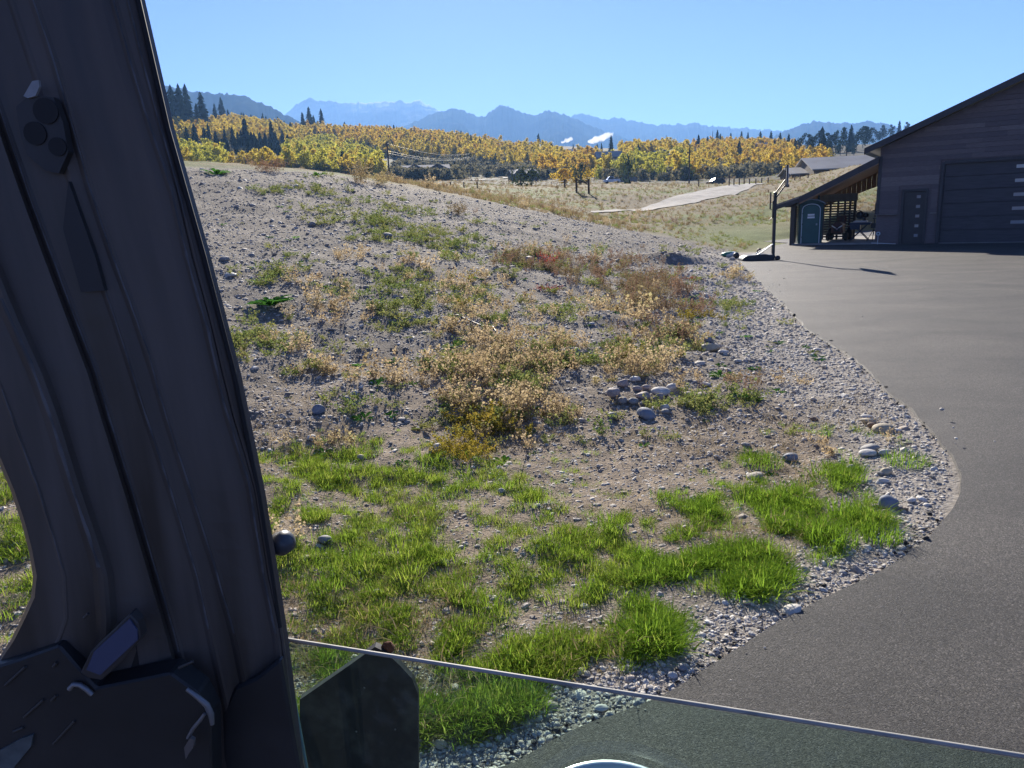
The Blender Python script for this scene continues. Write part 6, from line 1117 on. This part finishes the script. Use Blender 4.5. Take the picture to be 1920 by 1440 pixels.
# vehicles on the county road
M_CARW = mat('white_car_paint', (.75, .76, .78), .25, coat=.5); M_CARD = mat('dark_car_paint', (.03, .035, .045), .25, coat=.5); M_CARG = mat('car_glass', (.03, .04, .05), .08)
def car(P, rz, body, lab, name, cat, L_=4.6, Hh=1.65, truck=False):
    e = empty(name, P, rz); tag(e, lab, cat)
    side = [(-L_ / 2, .35), (L_ / 2, .35), (L_ / 2, .85), (L_ * .28, 1.0), (L_ * .12, Hh), (-L_ * .30, Hh), (-L_ * .47, 1.05), (-L_ / 2, .95)] if not truck else [(-L_ / 2, .45), (L_ / 2, .45), (L_ / 2, 1.05), (L_ * .30, 1.2), (L_ * .18, Hh), (-L_ * .08, Hh), (-L_ * .12, 1.2), (-L_ / 2, 1.2)]
    MB().prism([(x, -.88, z) for x, z in side], (0, 1.76, 0)).obj('body', body, e, .04)
    gx = [(L_ * .25, 1.05), (L_ * .11, Hh - .08), (-L_ * .28, Hh - .08), (-L_ * .42, 1.08)] if not truck else [(L_ * .27, 1.22), (L_ * .17, Hh - .08), (-L_ * .07, Hh - .08), (-L_ * .10, 1.22)]
    for s_ in (-1, 1): MB().prism([(x, s_ * .89, z) for x, z in gx], (0, s_ * .02, 0)).obj('side_window', M_CARG, e)
    MB().hexa([(gx[0][0] + .06, -.75, gx[0][1]), (gx[0][0] + .06, .75, gx[0][1]), (gx[0][0] + .10, .75, gx[0][1]), (gx[0][0] + .10, -.75, gx[0][1]), (gx[1][0] + .06, -.7, gx[1][1]), (gx[1][0] + .06, .7, gx[1][1]), (gx[1][0] + .10, .7, gx[1][1]), (gx[1][0] + .10, -.7, gx[1][1])]).obj('windscreen', M_CARG, e)
    for x in (-L_ * .31, L_ * .31):
        for s_ in (-1, 1): MB().lathe((x, s_ * .86, .34), [(0, -.1), (.34, -.1), (.34, .1), (0, .1)], 14, (0, 1, 0)).obj('wheel', M_RUB, e)
    for s_ in (-.65, .65): MB().box((L_ / 2 + .01, s_, .75), (.04, .3, .14)).obj('headlight', M_WHITE, e)
    return e
P = at(1342, 346.5, 200); P[2] = max(P[2], tz(P[0], P[1])); car(P, math.pi + .25, M_CARD, 'dark car with a pale nose driving along beyond the lane', 'car', 'car', 4.8); 
q = MB().prism([(2.42, -.86, .5), (1.5, -.86, 1.02), (1.5, -.86, .6)], (0, 1.7, 0))
P = at(1147, 344.5, 210); P[2] = max(P[2], tz(P[0], P[1])); car(P, math.pi + .12, M_CARW, 'white pickup truck towing a dark trailer along the county road', 'pickup_truck', 'truck', 4.6, 1.9, True)
T0 = at(1177, 345, 212); T0[2] = max(T0[2], tz(T0[0], T0[1])); e = empty('trailer', T0, math.pi + .12); tag(e, 'long dark trailer coupled behind the white pickup truck', 'trailer')
MB().box((0, 0, 1.15), (5.0, 2.0, 1.3)).obj('bed', M_CARD, e, .04); MB().box((0, 0, 1.84), (5.1, 2.06, .08)).obj('top_rail', M_BLACK, e); MB().tube([(2.5, 0, .6), (3.6, 0, .55)], .06, 6).obj('drawbar', M_BLACK, e)
for x in (-.45, .45):
    for s_ in (-1, 1): MB().lathe((x, s_ * 1.0, .38), [(0, -.1), (.38, -.1), (.38, .1), (0, .1)], 14, (0, 1, 0)).obj('wheel', M_RUB, e)
# puffs of white vapour drifting over the valley
mv = bpy.data.materials.new('vapour'); mv.use_nodes = True; N = mv.node_tree.nodes; L = mv.node_tree.links; N.clear(); out = N.new('ShaderNodeOutputMaterial'); pv = N.new('ShaderNodeVolumePrincipled'); pv.inputs['Color'].default_value = (1, 1, 1, 1); pv.inputs['Density'].default_value = .07; pv.inputs['Anisotropy'].default_value = .4; L.new(pv.outputs[0], out.inputs['Volume'])
def puff(blobs, Y, lab):
    import bmesh as B; bm = B.new()
    for x, y, rx, ry in blobs:
        c = at(x, y, Y); M_ = Matrix.Translation(c) @ Matrix.Diagonal((rx / F * Y, rx / F * Y, ry / F * Y, 1)); B.ops.create_icosphere(bm, subdivisions=2, radius=1, matrix=M_)
    me = bpy.data.meshes.new('vapour_cloud'); bm.to_mesh(me); bm.free(); me.materials.append(mv); o = link('vapour_cloud', me); o['kind'] = 'thing'; tag(o, lab, 'cloud')
    rm_ = o.modifiers.new('join', 'REMESH'); rm_.mode = 'VOXEL'; rm_.voxel_size = 1.6; tx = bpy.data.textures.new('billow', 'CLOUDS'); tx.noise_scale = 7; dm = o.modifiers.new('billow', 'DISPLACE'); dm.texture = tx; dm.strength = 5; dm.texture_coords = 'GLOBAL'; return o
puff([(1108, 264, 8, 4), (1118, 262, 9, 5), (1128, 259, 9, 6), (1136, 256, 7, 5), (1143, 252, 6, 4), (1149, 249, 3, 2)], 900, 'larger white puff of vapour in front of the blue mountains'); puff([(1056, 266, 6, 3), (1064, 263, 7, 4), (1070, 261, 5, 4)], 900, 'smaller white puff of vapour left of the larger one'); puff([(1035, 264, 2.5, 2.5), (1038, 268, 3, 2)], 900, 'tiny wisp of vapour, leftmost of the white puffs')
# ================================================================ HAZE
hz = MB().hexa([(-9400, -300, -40), (9400, -300, -40), (9400, 9400, -40), (-9400, 9400, -40), (-9400, -300, 900), (9400, -300, 900), (9400, 9400, 900), (-9400, 9400, 900)])
mh = bpy.data.materials.new('haze'); mh.use_nodes = True; N = mh.node_tree.nodes; L = mh.node_tree.links; N.clear(); out = N.new('ShaderNodeOutputMaterial'); pv = N.new('ShaderNodeVolumePrincipled')
pv.inputs['Color'].default_value = (.27, .53, 1.0, 1); pv.inputs['Density'].default_value = HAZE_DENSITY; pv.inputs['Anisotropy'].default_value = .2; L.new(pv.outputs[0], out.inputs['Volume'])
ho = hz.obj('haze', mh); tag(ho, 'thin blue haze filling the valley', None, None, 'stuff'); ho.display_type = 'WIRE'
